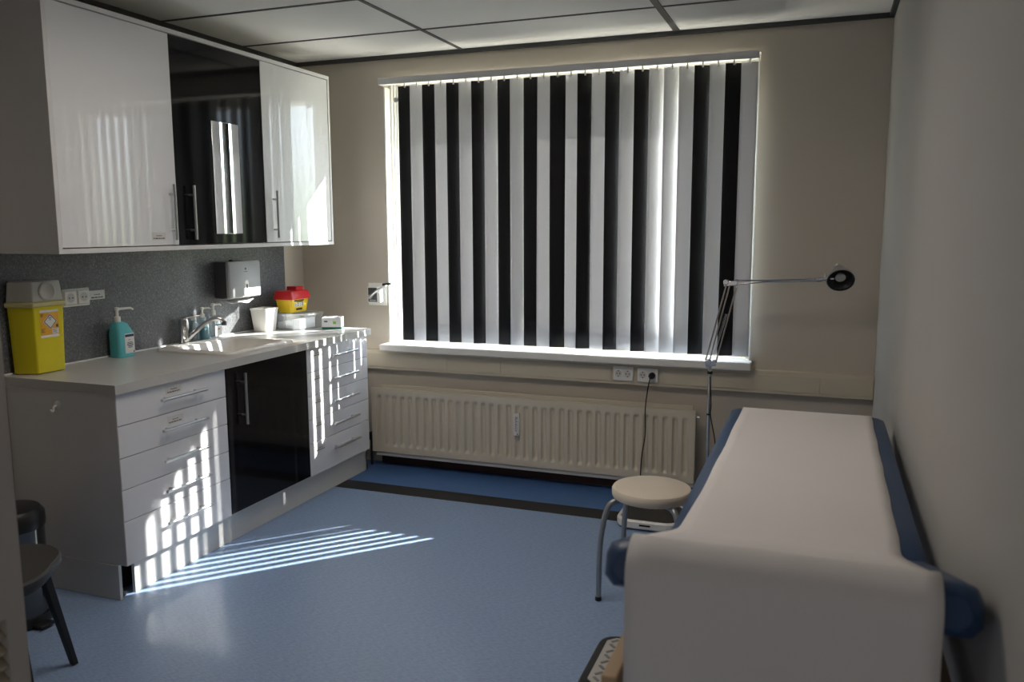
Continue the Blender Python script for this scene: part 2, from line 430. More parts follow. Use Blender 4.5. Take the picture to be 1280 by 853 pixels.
bm = B(); sweep(bm, spline([(2.319, -0.098, 0.683), (2.316, -0.120, 0.668), (2.306, -0.132, 0.60), (2.300, -0.150, 0.50), (2.302, -0.152, 0.36), (2.286, -0.152, 0.24), (2.282, -0.160, 0.10), (2.30, -0.20, 0.006), (2.34, -0.26, 0.006), (2.40, -0.27, 0.006)]), 0.0034, 8)
obj('cord', bm, M['bplast'], pc)

# ------------------------------------------------------------------ radiator
RX0, RX1, RZ0, RZ1 = 0.560, 2.570, 0.105, 0.508
ra = thing('radiator', 'long cream ribbed panel radiator under the window', 'radiator', ((RX0+RX1)/2, -0.06, RZ0))
bm = B()
NG = 36; pg = (RX1-RX0-0.05)/NG
zs = [RZ0, RZ0+0.030, RZ0+0.040, RZ0+0.046, RZ0+0.053, RZ0+0.062, RZ0+0.074] + [RZ0+0.10+k*0.045 for k in range(5)] + [RZ1-0.070, RZ1-0.058, RZ1-0.050, RZ1-0.043, RZ1-0.032, RZ1]
sub = 10
xs = [RX0, RX0+0.006] + [RX0+0.025+pg*(g+q/sub) for g in range(NG) for q in range(sub)] + [RX1-0.025, RX1-0.006, RX1]
def sm(t): t = max(0, min(1, t)); return t*t*(3-2*t)
def dep(x, z):
    g = (x-RX0-0.025)/pg
    if g < 0 or g > NG: return 0.0
    fx = abs((g % 1)-0.5)
    if int(g) == 17 and RZ0+0.15 < z < RZ1: pass
    a = sm((0.30-fx)/0.16)
    zz = min((z-(RZ0+0.034))/0.026, ((RZ1-0.036)-z)/0.026)
    return 0.016*a*sm(zz)
rows = [[bm.verts.new((x, -0.128 + dep(x, z), z)) for x in xs] for z in zs]
for a, b in zip(rows, rows[1:]):
    for i in range(len(xs)-1): bm.faces.new((a[i], a[i+1], b[i+1], b[i]))
obj('front_panel', bm, M['cream'], ra)
bm = B(); box(bm, RX0, RX1, -0.1275, -0.112, RZ0-0.004, RZ0); box(bm, RX0, RX1, -0.1275, -0.112, RZ1, RZ1+0.004)
box(bm, RX0-0.003, RX0, -0.1275, -0.112, RZ0-0.004, RZ1+0.004); box(bm, RX1, RX1+0.003, -0.1275, -0.112, RZ0-0.004, RZ1+0.004)
obj('panel_rim', bm, M['cream'], ra, bevel=0.002)
bm = B(); box(bm, RX0+0.03, RX1-0.02, -0.062, -0.046, RZ0, RZ1+0.016); obj('rear_panel', bm, M['cream'], ra, bevel=0.003)
bm = B()
for k in range(60):
    x = RX0+0.05+k*(RX1-RX0-0.1)/59; box(bm, x-0.004, x+0.004, -0.110, -0.064, RZ0+0.03, RZ1-0.02)
obj('convector_fins', bm, M['cream'], ra, bevel=0, smooth=False)
for x in (RX0+0.3, RX1-0.3):
    bm = B(); box(bm, x-0.02, x+0.02, -0.046, -0.0, RZ0+0.06, RZ1-0.05); obj('wall_bracket', bm, M['cream'], ra, bevel=0.002)
bm = B(); box(bm, RX0+0.02, RX1, -0.118, -0.050, RZ0-0.030, RZ0-0.006); obj('lower_pipe_cover', bm, M['plinth'], ra, bevel=0.004)
bm = B(); sweep(bm, [(RX1+0.003, -0.09, RZ1-0.04), (RX1+0.02, -0.09, RZ1-0.04)], 0.011, 12); obj('vent_plug', bm, M['steel'], ra)
bm = B(); lathe(bm, [(0.015, 0), (0.019, 0.01), (0.019, 0.04), (0.013, 0.05)], (RX0-0.030, -0.09, RZ0+0.06), 14); sweep(bm, [(RX0-0.03, -0.09, 0.002), (RX0-0.03, -0.09, RZ0+0.06)], 0.008)
sweep(bm, [(RX0-0.03, -0.09, RZ0+0.03), (RX0+0.02, -0.09, RZ0+0.03)], 0.008); obj('radiator_valve', bm, M['bplast'], ra)
bm = B(); box(bm, 1.520, 1.556, -0.146, -0.1285, 0.288, 0.424); me_ = obj('heat_meter', bm, M['pvc'], ra, bevel=0.004, label='white heat meter strip')
bm = B(); box(bm, 1.527, 1.549, -0.1475, -0.1455, 0.305, 0.408); obj('meter_scale', bm, M['paperl'], me_, bevel=0, smooth=False)
bm = B()
for k in range(11): box(bm, 1.530, 1.530+random.choice((.008, .012, .016)), -0.1482, -0.1475, 0.318+k*0.008, 0.3205+k*0.008)
box(bm, 1.541, 1.547, -0.1482, -0.1475, 0.296, 0.303)
obj('meter_marks', bm, M['ink'], me_, bevel=0, smooth=False)

# ------------------------------------------------------------------ base cabinets and worktop
FX = 0.604                                # front plane of the drawers
YA, Y1, Y2, YB = -2.170, -1.527, -0.874, -0.240
TOP = 0.862; ZK = 0.152
def bar_handle(bm, p0, p1, out, r=0.0072, inset=0.045):
    p0, p1, out = Vector(p0), Vector(p1), Vector(out)
    d = (p1-p0).normalized()
    sweep(bm, [p0+out, p1+out], r, 12)
    for q in (p0+d*inset, p1-d*inset): sweep(bm, [q - out*0.02, q+out], r*0.75, 10)
def text_lines(bm, x, y0, y1, z, h, n=2):
    """tiny unreadable print on a label facing +x"""
    w = (y1-y0)
    yy = y0 + w*0.32
    while yy < y1 - w*0.34:
        l = random.uniform(0.006, 0.012); box(bm, x, x+0.0004, yy, min(yy+l, y1-w*0.3), z+h*0.52, z+h*0.62); yy += l+0.003
    yy = y0 + w*0.1
    while yy < y1 - w*0.12:
        l = random.uniform(0.005, 0.018); box(bm, x, x+0.0004, yy, min(yy+l, y1-w*0.08), z+h*0.16, z+h*0.30); yy += l+0.003
def base_cabinet(ya, yb, label, drawers=True, endpanel=False, stickers=(), handle_c=0):
    t = thing('drawer_cabinet' if drawers else 'sink_cabinet', label, 'cabinet', (0.3, (ya+yb)/2, 0))
    bm = B()
    box(bm, 0.012, FX-0.021, ya+0.001, ya+0.018, ZK, TOP-0.003); box(bm, 0.012, FX-0.021, yb-0.018, yb-0.001, ZK, TOP-0.003)
    box(bm, 0.012, FX-0.021, ya+0.018, yb-0.018, ZK, ZK+0.018); box(bm, 0.012, 0.02, ya+0.018, yb-0.018, ZK+0.018, TOP-0.003)
    if endpanel: box(bm, 0.012, FX-0.001, ya-0.0, ya+0.0015, ZK, TOP-0.003)
    obj('carcass', bm, M['white'], t, bevel=0.001)
    bm = B(); box(bm, 0.1, FX-0.024, ya+0.02, yb-0.02, ZK+0.02, TOP-0.12); obj('interior_shade_block', bm, M['inner'], t, smooth=False)  # solid dark block paints the shade seen through the front gaps
    if drawers:
        h = (TOP-ZK)/5.42; zt = TOP - 0.004
        for k in range(5):
            hh = h if k < 4 else h*1.42
            bm = B(); box(bm, FX-0.020, FX, ya+0.0025, yb-0.0025, zt-hh+0.003, zt); d = obj('drawer', bm, M['glossd'], t, bevel=0.0012)
            cz = zt - hh*(0.47 if k < 4 else 0.38)
            bm = B(); cy = (ya+yb)/2 + 0.024 + handle_c; bar_handle(bm, (FX, cy-0.135, cz), (FX, cy+0.135, cz), (0.030, 0, 0))
            obj('handle', bm, M['steel'], d, label='steel bar handle')
            if k in stickers:
                dy = -0.025 if stickers == (0, 1) else -0.235
                bm = B(); y0 = cy-0.055+dy; box(bm, FX, FX+0.0005, y0, y0+0.095, cz+0.012, cz+0.045); l = obj('sticker', bm, M['paperg'], d, smooth=False, label='small printed sticker')
                bm = B(); text_lines(bm, FX+0.0005, y0, y0+0.095, cz+0.012, 0.033)
                # the print belongs to the sticker's own face
                o2 = obj('sticker_print', bm, M['dispdark'], d, smooth=False)
            zt -= hh
    else:
        bm = B(); box(bm, FX-0.020, FX, ya+0.0025, yb-0.0025, ZK+0.003, TOP-0.004); d = obj('door', bm, M['black'], t, bevel=0.0012, label='glossy black door')
        bm = B(); bar_handle(bm, (FX, ya+0.105, 0.575), (FX, ya+0.105, 0.825), (0.030, 0, 0)); obj('handle', bm, M['steel'], d, label='steel bar handle')
    return t
base_cabinet(YA, Y1, 'white five-drawer base cabinet at the open end of the worktop beside the chair', True, True, (0, 1))
base_cabinet(Y1, Y2, 'base cabinet with one glossy black door under the sink', False)
base_cabinet(Y2, YB, 'white five-drawer base cabinet nearest the window', True, True, (0, 1, 2, 3, 4), 0.0)
# adhesive hook on the end panel
hk = thing('adhesive_hook', 'small white suction hook on the end panel of the drawer cabinet', 'hook', (0.298, YA, 0.792))
bm = B(); lathe(bm, [(0.020, 0.0), (0.018, 0.004), (0.007, 0.010)], (0.298, YA-0.0005, 0.795), 20, axis=(0, -1, 0)); obj('hook_base', bm, M['pvc'], hk)
bm = B(); sweep(bm, spline([(0.298, YA-0.009, 0.797), (0.298, YA-0.022, 0.793), (0.298, YA-0.024, 0.779), (0.298, YA-0.032, 0.776), (0.298, YA-0.036, 0.784)], 4), 0.0045, 8); obj('hook_arm', bm, M['pvc'], hk)
# plinth
pn = thing('plinth', 'pale kick board along the floor under the base cabinets with a broken open corner', 'plinth', (0.55, -1.2, 0))
bm = B(); box(bm, 0.541, 0.557, YA+0.082, YB+0.04, 0.001, ZK-0.002); obj('front_board', bm, M['plinth'], pn, bevel=0.001)
bm = B(); box(bm, 0.012, 0.561, YA-0.003, YA+0.012, 0.001, ZK-0.003); obj('end_board', bm, M['plinth'], pn, bevel=0.001)
bm = B(); box(bm, 0.2, 0.557, YB+0.025, YB+0.041, 0.001, ZK-0.003); obj('rear_end_board', bm, M['plinth'], pn, bevel=0.001)
bm = B(); box(bm, 0.02, 0.48, YA+0.012, YB, 0.002, ZK-0.004); obj('underside_shade_block', bm, M['inner'], pn, smooth=False)  # solid dark block paints the shade behind the broken plinth corner
for y in (YA+0.035, Y1, Y2):
    bm = B(); lathe(bm, [(0.028, 0.001), (0.028, 0.012), (0.014, 0.016), (0.014, ZK-0.02), (0.026, ZK-0.012), (0.026, ZK-0.003)], (0.515, y, 0), 14); obj('cabinet_foot', bm, M['bplast'], pn)

# worktop with the sink cut-out
SX0, SX1, SY0, SY1 = 0.085, 0.545, -1.415, -0.885
CX1, CYA, CYB = 0.622, -2.185, -0.220
wt = thing('worktop', 'light grey worktop running along the left wall over the base cabinets', 'worktop', (0.3, -1.2, 0.862))
bm = B()
h = 0.03
box(bm, 0.0115, CX1, CYA, SY0+h, TOP, 0.90); box(bm, 0.0115, CX1, SY1-h, CYB, TOP, 0.90)
box(bm, 0.0115, SX0+h, SY0+h, SY1-h, TOP, 0.90); box(bm, SX1-h, CX1, SY0+h, SY1-h, TOP, 0.90)
bmesh.ops.remove_doubles(bm, verts=bm.verts[:], dist=1e-5)
obj('worktop_slab', bm, M['counter'], wt, smooth=False)
bm = B(); box(bm, 0.0115, 0.020, CYA, CYB, 0.900, 0.908); obj('sealant_strip', bm, M['caulk'], wt, bevel=0.003)
bm = B(); box(bm, 0.0008, 0.011, -2.185, -0.215, 0.8615, 1.4075); tag(obj('backsplash', bm, M['splash'], None, bevel=0.001), 'dark grey speckled splashback panel between worktop and wall cabinets', 'splashback')

# sink
sk = thing('sink', 'white inset sink with a rectangular bowl set in the worktop', 'sink', (0.315, -1.15, 0.90))
cx, cy, w, d = (SX0+SX1)/2, (SY0+SY1)/2, SX1-SX0, SY1-SY0
bcx, bcy, bw, bd = cx+0.025, cy, w-0.12, d-0.09
bm = B()
loft(bm, [rrect(cx, cy, w, d, 0.035, 0.9005), rrect(cx, cy, w, d, 0.035, 0.908), rrect(cx, cy, w-0.012, d-0.012, 0.03, 0.914),
          rrect(bcx, bcy, bw+0.012, bd+0.012, 0.045, 0.914), rrect(bcx, bcy, bw, bd, 0.045, 0.908), rrect(bcx, bcy, bw-0.03, bd-0.03, 0.05, 0.80),
          rrect(bcx, bcy, bw-0.06, bd-0.06, 0.05, 0.765), rrect(bcx, bcy, bw-0.12, bd-0.12, 0.04, 0.760)], cap0=False, cap1=True)
obj('basin', bm, M['sink'], sk)
bm = B(); lathe(bm, [(0.03, 0.0), (0.035, 0.004), (0.022, 0.004), (0.018, 0.001)], (bcx, bcy, 0.7603), 20); obj('drain', bm, M['chrome'], sk)
# tap
tp = thing('tap', 'chrome single lever mixer tap at the back of the sink', 'tap', (0.05, -1.168, 0.90))
bm = B(); lathe(bm, [(0.029, 0.001), (0.029, 0.006), (0.0245, 0.010), (0.0245, 0.075), (0.0265, 0.082), (0.0265, 0.125), (0.022, 0.138), (0.006, 0.142)], (0.052, -1.168, 0.90), 24); obj('tap_body', bm, M['chrome'], tp)
sd = Vector((0.122, 0.095, 0))
P0 = Vector((0.058, -1.163, 0.918))
pts = spline([P0, P0+sd*0.25+Vector((0, 0, .040)), P0+sd*0.6+Vector((0, 0, .088)), P0+sd*0.9+Vector((0, 0, .112)), P0+sd*1.12+Vector((0, 0, .112)), P0+sd*1.25+Vector((0, 0, .096))])
bm = B(); sweep(bm, pts, 0.0125, 14); obj('spout', bm, M['chrome'], tp)
bm = B(); e = pts[-1]; lathe(bm, [(0.0135, 0.004), (0.0135, -0.018), (0.010, -0.018)], e, 16); obj('aerator', bm, M['dispdark'], tp)
bm = B(); obox(bm, (0.078, -1.143, 1.046), Vector((0.72, 0.69, 0.10)).normalized(), Vector((-0.69, 0.72, 0)), Vector((-.07, -.07, 1)).normalized(), 0.058, 0.011, 0.0055); obj('tap_lever', bm, M['chrome'], tp, bevel=0.004)

# ------------------------------------------------------------------ wall cabinets
UX = 0.372; U0, U1 = 1.408, 2.402
UA, UD1, UD2, UB = -2.176, -1.517, -0.862, -0.212
def wall_cabinet(ya, yb, label, m, hy, first=False, mirror=False, sticker=False):
    t = thing('wall_cabinet', label, 'wall cabinet', (0.18, (ya+yb)/2, U0), 'gloss wall cabinets over the worktop')
    bm = B()
    box(bm, 0.0, UX+0.003, ya, yb, U0, U0+0.020); box(bm, 0.0, UX+0.003, ya, yb, U1-0.020, U1)
    e = 0.018
    xa = UX+0.003 if first else UX-0.022
    xb = UX+0.003 if yb == UB else UX-0.022
    box(bm, 0.0, xa, ya, ya+e, U0+0.020, U1-0.020); box(bm, 0.0, xb, yb-e, yb, U0+0.020, U1-0.020)
    box(bm, 0.0, 0.012, ya+e, yb-e, U0+0.020, U1-0.020)
    obj('carcass', bm, M['white'], t, bevel=0.001)
    da = ya+0.0205 if first else ya+0.001; db = yb-0.0205 if yb == UB else yb-0.001
    bm = B(); box(bm, UX-0.020, UX, da, db, U0+0.024, U1-0.024)
    d = obj('door', bm, m, t, bevel=0.0012, label='glossy black door' if mirror else 'glossy white door')
    bm = B(); bar_handle(bm, (UX, hy, 1.455), (UX, hy, 1.708), (0.030, 0, 0)); obj('handle', bm, M['steel'], d, label='steel bar handle')
    if mirror:
        bm = B(); box(bm, UX, UX+0.004, -1.262, -1.063, 1.480, 2.026); obj('mirror', bm, M['mirror'], d, bevel=0.0015, label='narrow frameless mirror')
    if sticker:
        bm = B(); box(bm, UX, UX+0.0005, -1.685, -1.600, 1.455, 1.490); obj('sticker', bm, M['paperg'], d, smooth=False, label='small printed sticker')
        bm = B(); text_lines(bm, UX+0.0005, -1.685, -1.600, 1.455, 0.035); obj('sticker_print', bm, M['dispdark'], d, smooth=False)
    return t
wall_cabinet(UA, UD1, 'glossy white wall cabinet farthest from the window with a sticker by its handle', M['gloss'], UD1-0.045, True, False, True)
wall_cabinet(UD1, UD2, 'glossy black wall cabinet with a narrow mirror on its door', M['black'], UD1+0.082, False, True)
wall_cabinet(UD2, UB, 'glossy white wall cabinet nearest the window', M['gloss'], UD2+0.067)

# ------------------------------------------------------------------ things on the worktop
CT = 0.9005
# big yellow sharps container
sc = thing('sharps_container', 'tall yellow sharps container with milky lid at the near end of the worktop', 'sharps container', (0.10, -2.075, CT))
cx, cy = 0.105, -2.068
HEX = [(.125, -2.105), (.125, -1.977), (.113, -1.962), (.022, -1.962), (.026, -1.97), (.026, -2.134), (.034, -2.142), (.048, -2.142)]
HC_ = (.070, -2.058)
def hexl(k, z, e=0.0):
    out = []
    for x, y in HEX:
        dx, dy = x-HC_[0], y-HC_[1]; l = math.hypot(dx, dy)
        out.append((max(.0225, HC_[0]+dx*k+dx/l*e), HC_[1]+dy*k+dy/l*e, z))
    return out
bm = B(); loft(bm, [hexl(.97, CT+0.0015), hexl(1.0, CT+0.007), hexl(1.09, 1.188)])
body = obj('container_body', bm, M['yellow'], sc, bevel=0.008, seg=3)
bm = B(); loft(bm, [hexl(1.09, 1.184, .010), hexl(1.09, 1.201, .012), hexl(1.09, 1.205, .004)]); obj('container_rim', bm, M['cyellow'], sc, bevel=0.003)
bm = B(); loft(bm, [hexl(1.09, 1.205, .002), hexl(1.02, 1.285), hexl(.97, 1.291)]); lid = obj('lid', bm, M['milky'], sc, bevel=0.008, seg=3)
bm = B(); lathe(bm, [(0.040, 0.0), (0.040, 0.006), (0.034, 0.008), (0.030, 0.005)], (0.1275, -2.040, 1.247), 24, axis=(1, 0, 0.07)); obj('lid_hatch', bm, M['milky'], lid)
# label lies on the sloping +x face
def on_face(y, z, off):
    tt = (z-CT)/(1.188-CT); return (HC_[0] + (.125-HC_[0])*(1+.09*tt) + off, y, z)
def face_quad(bm, y0, y1, z0, z1, off):
    vs = [bm.verts.new(on_face(y, z, off)) for y, z in ((y0, z0), (y1, z0), (y1, z1), (y0, z1))]; bm.faces.new(vs)
def face_poly(bm, pts, off):
    bm.faces.new([bm.verts.new(on_face(y, z, off)) for y, z in pts])
ly0, ly1, lz0, lz1 = -2.082, -1.992, 1.052, 1.168
bm = B(); face_quad(bm, ly0, ly1, lz0, lz1, 0.0008); lab = obj('hazard_label', bm, M['orange'], body, smooth=False, label='orange hazard label')
# (label print: header, footer, diamond sign, small print)
bm = B(); face_quad(bm, ly0, ly1, lz1-0.010, lz1, 0.0012); face_quad(bm, ly0, ly1, lz0, lz0+0.010, 0.0012); face_quad(bm, ly1-0.034, ly1-0.003, lz0+0.013, lz0+0.036, 0.0012)
my, mz, ds = (ly0+ly1)/2+0.003, 1.119, 0.034
face_poly(bm, [(my-ds, mz), (my, mz-ds), (my+ds, mz), (my, mz+ds)], 0.0014)
obj('label_white_fields', bm, M['paperl'], body, smooth=False)
bm = B()
o_, i_ = ds*0.93, ds*0.80
ring = [(-1, 0), (0, -1), (1, 0), (0, 1)]
for k in range(4):
    a, b = ring[k], ring[(k+1) % 4]
    face_poly(bm, [(my+a[0]*o_, mz+a[1]*o_), (my+b[0]*o_, mz+b[1]*o_), (my+b[0]*i_, mz+b[1]*i_), (my+a[0]*i_, mz+a[1]*i_)], 0.0017)
for ang in (90, 210, 330):
    c0 = (my+0.0055*math.cos(math.radians(ang)), mz+0.013+0.0055*math.sin(math.radians(ang)))
    for k in range(10):
        a0, a1 = math.radians(ang+40+k*28), math.radians(ang+40+(k+1)*28)
        face_poly(bm, [(c0[0]+r*math.cos(a), c0[1]+r*math.sin(a)) for r, a in ((0.0038, a0), (0.0055, a0), (0.0055, a1), (0.0038, a1))], 0.0017)
for k in range(4): face_quad(bm, ly0+0.003, ly0+0.018-0.003*(k % 2), lz1-0.016-k*0.0035, lz1-0.0145-k*0.0035, 0.0013)
for k in range(5): face_quad(bm, ly0+0.003, ly0+0.022-0.004*(k % 3), lz0+0.036-k*0.0035, lz0+0.0375-k*0.0035, 0.0013)
for k in range(5): face_quad(bm, ly1-0.032, ly1-0.008-0.004*(k % 2), lz0+0.016+k*0.004, lz0+0.0175+k*0.004, 0.0014)
face_quad(bm, ly1-0.014, ly1-0.004, lz0+0.040, lz0+0.052, 0.0013)
obj('label_print', bm, M['ink'], body, smooth=False)

# double socket on the backsplash + sticker
ws = thing('wall_socket', 'white double wall socket on the speckled splashback beside the tall yellow container', 'socket', (0.011, -1.80, 1.2))
bm = B(); box(bm, 0.0115, 0.020, -1.868, -1.722, 1.158, 1.240); obj('socket_base', bm, M['pvc'], ws, bevel=0.003)
for k, y in enumerate((-1.831, -1.759)):
    bm = B(); loft(bm, [[(0.020, p[0], p[1]) for p in ((y-0.034, 1.165), (y+0.034, 1.165), (y+0.034, 1.233), (y-0.034, 1.233))], [(0.027, p[0], p[1]) for p in ((y-0.029, 1.170), (y+0.029, 1.170), (y+0.029, 1.228), (y-0.029, 1.228))]]); fr = obj('socket_insert', bm, M['pvc'], ws, bevel=0.002)
    bm = B(); lathe(bm, [(0.021, 0), (0.021, 0.0006)], (0.0272, y, 1.199), 24, axis=(1, 0, 0)); obj('socket_well', bm, M['paperg'], fr)
    bm = B()
    for dy in (-0.009, 0.009): lathe(bm, [(0.0035, 0), (0.0035, 0.0006)], (0.028, y+dy, 1.199), 8, axis=(1, 0, 0))
    obj('socket_hole', bm, M['ink'], fr)
bm = B(); box(bm, 0.0112, 0.0120, -1.718, -1.628, 1.180, 1.222); lb = obj('wall_label', bm, M['paperl'], None, smooth=False)
tag(lb, 'small white printed label beside the socket on the splashback', 'label')
bm = B(); text_lines(bm, 0.0120, -1.715, -1.630, 1.180, 0.04); obj('label_print', bm, M['ink'], lb, smooth=False)

# turquoise pump bottle
def pump(bm, c, z, s=1.0, spout=(0.6, 0.8), spl=0.07):
    x, y = c
    lathe(bm, [(0.0125*s, 0), (0.0125*s, 0.020*s), (0.006*s, 0.024*s), (0.006*s, 0.045*s), (0.010*s, 0.046*s), (0.010*s, 0.058*s), (0.004*s, 0.060*s)], (x, y, z), 16)
    d = Vector((spout[0], spout[1], 0)).normalized()
    sweep(bm, [Vector((x, y, z+0.052*s)), Vector((x, y, z+0.053*s))+d*spl*0.85, Vector((x, y, z+0.046*s))+d*spl], [0.0055*s, 0.0042*s, 0.0035*s], 8)
tb = thing('pump_bottle', 'turquoise pump bottle with white label against the splashback', 'bottle', (0.07, -1.60, CT))
cx, cy = 0.068, -1.600
def bot(dx0, dx1, dy0, dy1, r, z): return rrect(cx+(dx0+dx1)/2, cy+(dy0+dy1)/2, dx1-dx0, dy1-dy0, r, z)
bm = B(); loft(bm, [bot(-.032, .032, -.046, .046, .012, CT), bot(-.034, .034, -.048, .048, .014, CT+.006), bot(-.034, .034, -.048, .048, .014, CT+.115), bot(-.028, .028, -.044, .022, .014, CT+.158), bot(-.020, .020, -.038, .006, .012, CT+.168), bot(-.013, .013, -.030, -.004, .012, CT+.170)])
bb = obj('bottle_body', bm, M['teal'], tb)
bm = B(); pump(bm, (cx, cy-0.017), CT+0.170, 1.15, (0.35, 1.0), 0.078); obj('pump_head', bm, M['pvc'], tb)
bm = B(); box(bm, cx+0.0341, cx+0.0350, cy-0.014, cy+0.043, CT+0.018, CT+0.112); fl = obj('label', bm, M['paperl'], bb, smooth=False, label='white label')
bm = B(); box(bm, cx+0.0350, cx+0.0355, cy-0.012, cy+0.041, CT+0.096, CT+0.108)
for k, (a, b) in enumerate(((0.0, .03), (-.002, .034), (-.004, .036), (.002, .032), (0.004, .028))): box(bm, cx+0.0350, cx+0.0354, cy+a, cy+b, CT+0.068-k*.006, CT+0.071-k*.006)
box(bm, cx+0.0350, cx+0.0354, cy+0.034, cy+0.041, CT+0.020, CT+0.027); box(bm, cx+0.0350, cx+0.0354, cy+0.006, cy+0.020, CT+0.080, CT+0.082)
obj('label_print', bm, M['navy'], bb, smooth=False)

# three clear bottles behind the tap
def soap(name, label, c, w, d, h, liquid, lz, capkind, cap_s=1.0, lab=False):
    t = thing(name, label, 'bottle', (c[0], c[1], CT))
    x, y = c
    bm = B(); loft(bm, [rrect(x, y, w-.004, d-.004, .012, CT), rrect(x, y, w, d, .014, CT+.004), rrect(x, y, w, d, .014, CT+h*.78), rrect(x, y, w*.72, d*.72, .012, CT+h*.92), rrect(x, y, .024, .024, .0119, CT+h)], True, True)
    b = obj('bottle_body', bm, M['bottle'], t)
    if liquid:
        bm = B(); loft(bm, [rrect(x, y, w-.006, d-.006, .011, CT+.003), rrect(x, y, w-.004, d-.004, .012, CT+.006), rrect(x, y, w-.004, d-.004, .012, CT+lz)]); obj('liquid', bm, liquid, b)
    bm = B()
    if capkind == 'pump': pump(bm, (x, y), CT+h, cap_s, (0.5, 0.9), 0.045)
    else: lathe(bm, [(0.014, 0), (0.014, 0.016), (0.012, 0.02)], (x, y, CT+h), 16)
    obj('pump_head' if capkind == 'pump' else 'cap', bm, M['pvc'], t)
    if lab:
        bm = B(); box(bm, x+w/2+0.0005, x+w/2+0.0012, y-d*.36, y+d*.36, CT+.02, CT+.075); obj('label', bm, M['paperl'], b, smooth=False, label='white label')
        bm = B(); box(bm, x+w/2+0.0012, x+w/2+0.0017, y-d*.36, y+d*.36, CT+.078, CT+.084); box(bm, x+w/2+0.0012, x+w/2+0.0017, y-.004, y+.012, CT+.055, CT+.060); obj('label_print', bm, M['ink'], b, smooth=False)
    return t
soap('soap_bottle', 'slim clear bottle with white cap directly behind the tap lever', (0.047, -1.088), 0.046, 0.050, 0.120, None, 0, 'cap')
soap('soap_bottle', 'clear pump bottle half full of turquoise liquid behind the tap spout', (0.050, -1.022), 0.055, 0.060, 0.128, M['liquid'], 0.075, 'pump', 0.95)
soap('soap_bottle', 'clear pump bottle with a white label just right of the turquoise liquid', (0.050, -0.935), 0.058, 0.070, 0.135, None, 0, 'pump', 1.05, True)

# paper towel dispenser
pdp = thing('paper_towel_dispenser', 'grey paper towel dispenser on the splashback with a towel hanging out', 'dispenser', (0.011, -0.74, 1.1))
D0, D1, DZ0, DZ1 = -0.872, -0.597, 1.118, 1.322
bm = B(); box(bm, 0.0115, 0.098, D0, D1, DZ0, DZ1); obj('dispenser_case', bm, M['dispdark'], pdp, bevel=0.006)
bm = B(); loft(bm, [rrect(0, 0, 0.277, 0.206, 0.012, 0), rrect(0, 0, 0.277, 0.206, 0.012, 0.014), rrect(0, 0, 0.262, 0.194, 0.012, 0.021)])
for v in bm.verts: v.co = Vector((0.0975 + v.co.z, (D0+D1)/2 + v.co.x, (DZ0+DZ1)/2 + v.co.y))
fc = obj('front_cover', bm, M['dispgrey'], pdp)
bm = B(); loft(bm, [rrect(0, 0, 0.034, 0.075, 0.0165, 0), rrect(0, 0, 0.030, 0.070, 0.0145, 0.002)])
for v in bm.verts: v.co = Vector((0.1186 + v.co.z, (D0+D1)/2 + 0.008 + v.co.x, 1.180 + v.co.y))
obj('sight_window', bm, M['pvc'], fc)
bm = B(); box(bm, 0.1206, 0.1212, -0.733, -0.720, 1.168, 1.192); obj('sight_slot', bm, M['ink'], fc, smooth=False)
bm = B(); lathe(bm, [(0.008, 0), (0.008, 0.0008)], (0.1186, -0.732, 1.280), 12, axis=(1, 0, 0)); box(bm, 0.1186, 0.1192, -0.748, -0.716, 1.262, 1.266); obj('maker_mark', bm, M['dispdark'], fc)
bm = B(); lathe(bm, [(0.012, 0), (0.012, 0.008), (0.008, 0.010)], (0.055, -0.772, DZ1), 12); obj('lock', bm, M['bplast'], pdp)
bm = B()
rows = []
for i in range(13):
    t = i/12; r = []
    for j in range(7):
        u = j/6
        y = -0.872 + 0.20*t
        zz = DZ0 - 0.004 - 0.020*math.sin(PI*min(1, t*1.15)) * (0.4+0.6*u) - 0.010*math.sin(7*t+2*u)*u - 0.012*u + (0.03*(t-.75)*u if t > .75 else 0)
        r.append((0.045 + 0.070*u - 0.02*abs(t-.45)*u, y + 0.02*u, zz))
    rows.append(r)
loft(bm, rows, False, False, closed=False)
tw = obj('hanging_towel', bm, M['tissue'], pdp, label='white paper towel sheet'); md = tw.modifiers.new('thick', 'SOLIDIFY'); md.thickness = 0.0015

# white desk bin, clear box, red lidded container, glove box
wb = thing('white_tub', 'small square white tub below the towel dispenser', 'tub', (0.075, -0.545, CT))
bm = B(); c = (0.092, -0.545)
loft(bm, [rrect(*c, .085, .098, .012, CT), rrect(*c, .090, .103, .012, CT+.004), rrect(*c, .112, .128, .013, CT+.128), rrect(*c, .118, .134, .014, CT+.130), rrect(*c, .118, .134, .014, CT+.138), rrect(*c, .108, .124, .011, CT+.138), rrect(*c, .084, .097, .010, CT+.006)])
obj('tub_body', bm, M['pvc'], wb)
cb = thing('clear_storage_box', 'low clear plastic storage box with lid between white tub and glove carton', 'box', (0.21, -0.40, CT))
c = (0.195, -0.365)
bm = B(); loft(bm, [rrect(*c, .215, .215, .02, CT), rrect(*c, .220, .220, .022, CT+.004), rrect(*c, .238, .238, .025, CT+.088)], True, False)
o = obj('box_body', bm, M['clearp'], cb)
bm = B(); loft(bm, [rrect(*c, .246, .246, .028, CT+.086), rrect(*c, .248, .248, .028, CT+.096), rrect(*c, .226, .226, .022, CT+.099), rrect(*c, .222, .222, .022, CT+.094)], False, True)
o = obj('box_lid', bm, M['clearp'], cb)
bm = B()
for k in range(3): box(bm, c[0]-.085+k*.055, c[0]-.035+k*.055, c[1]-.08, c[1]+.08, CT+.004, CT+.045+.01*k)
o = obj('box_contents', bm, M['carton'], cb, bevel=0.004, label='pale packets inside')

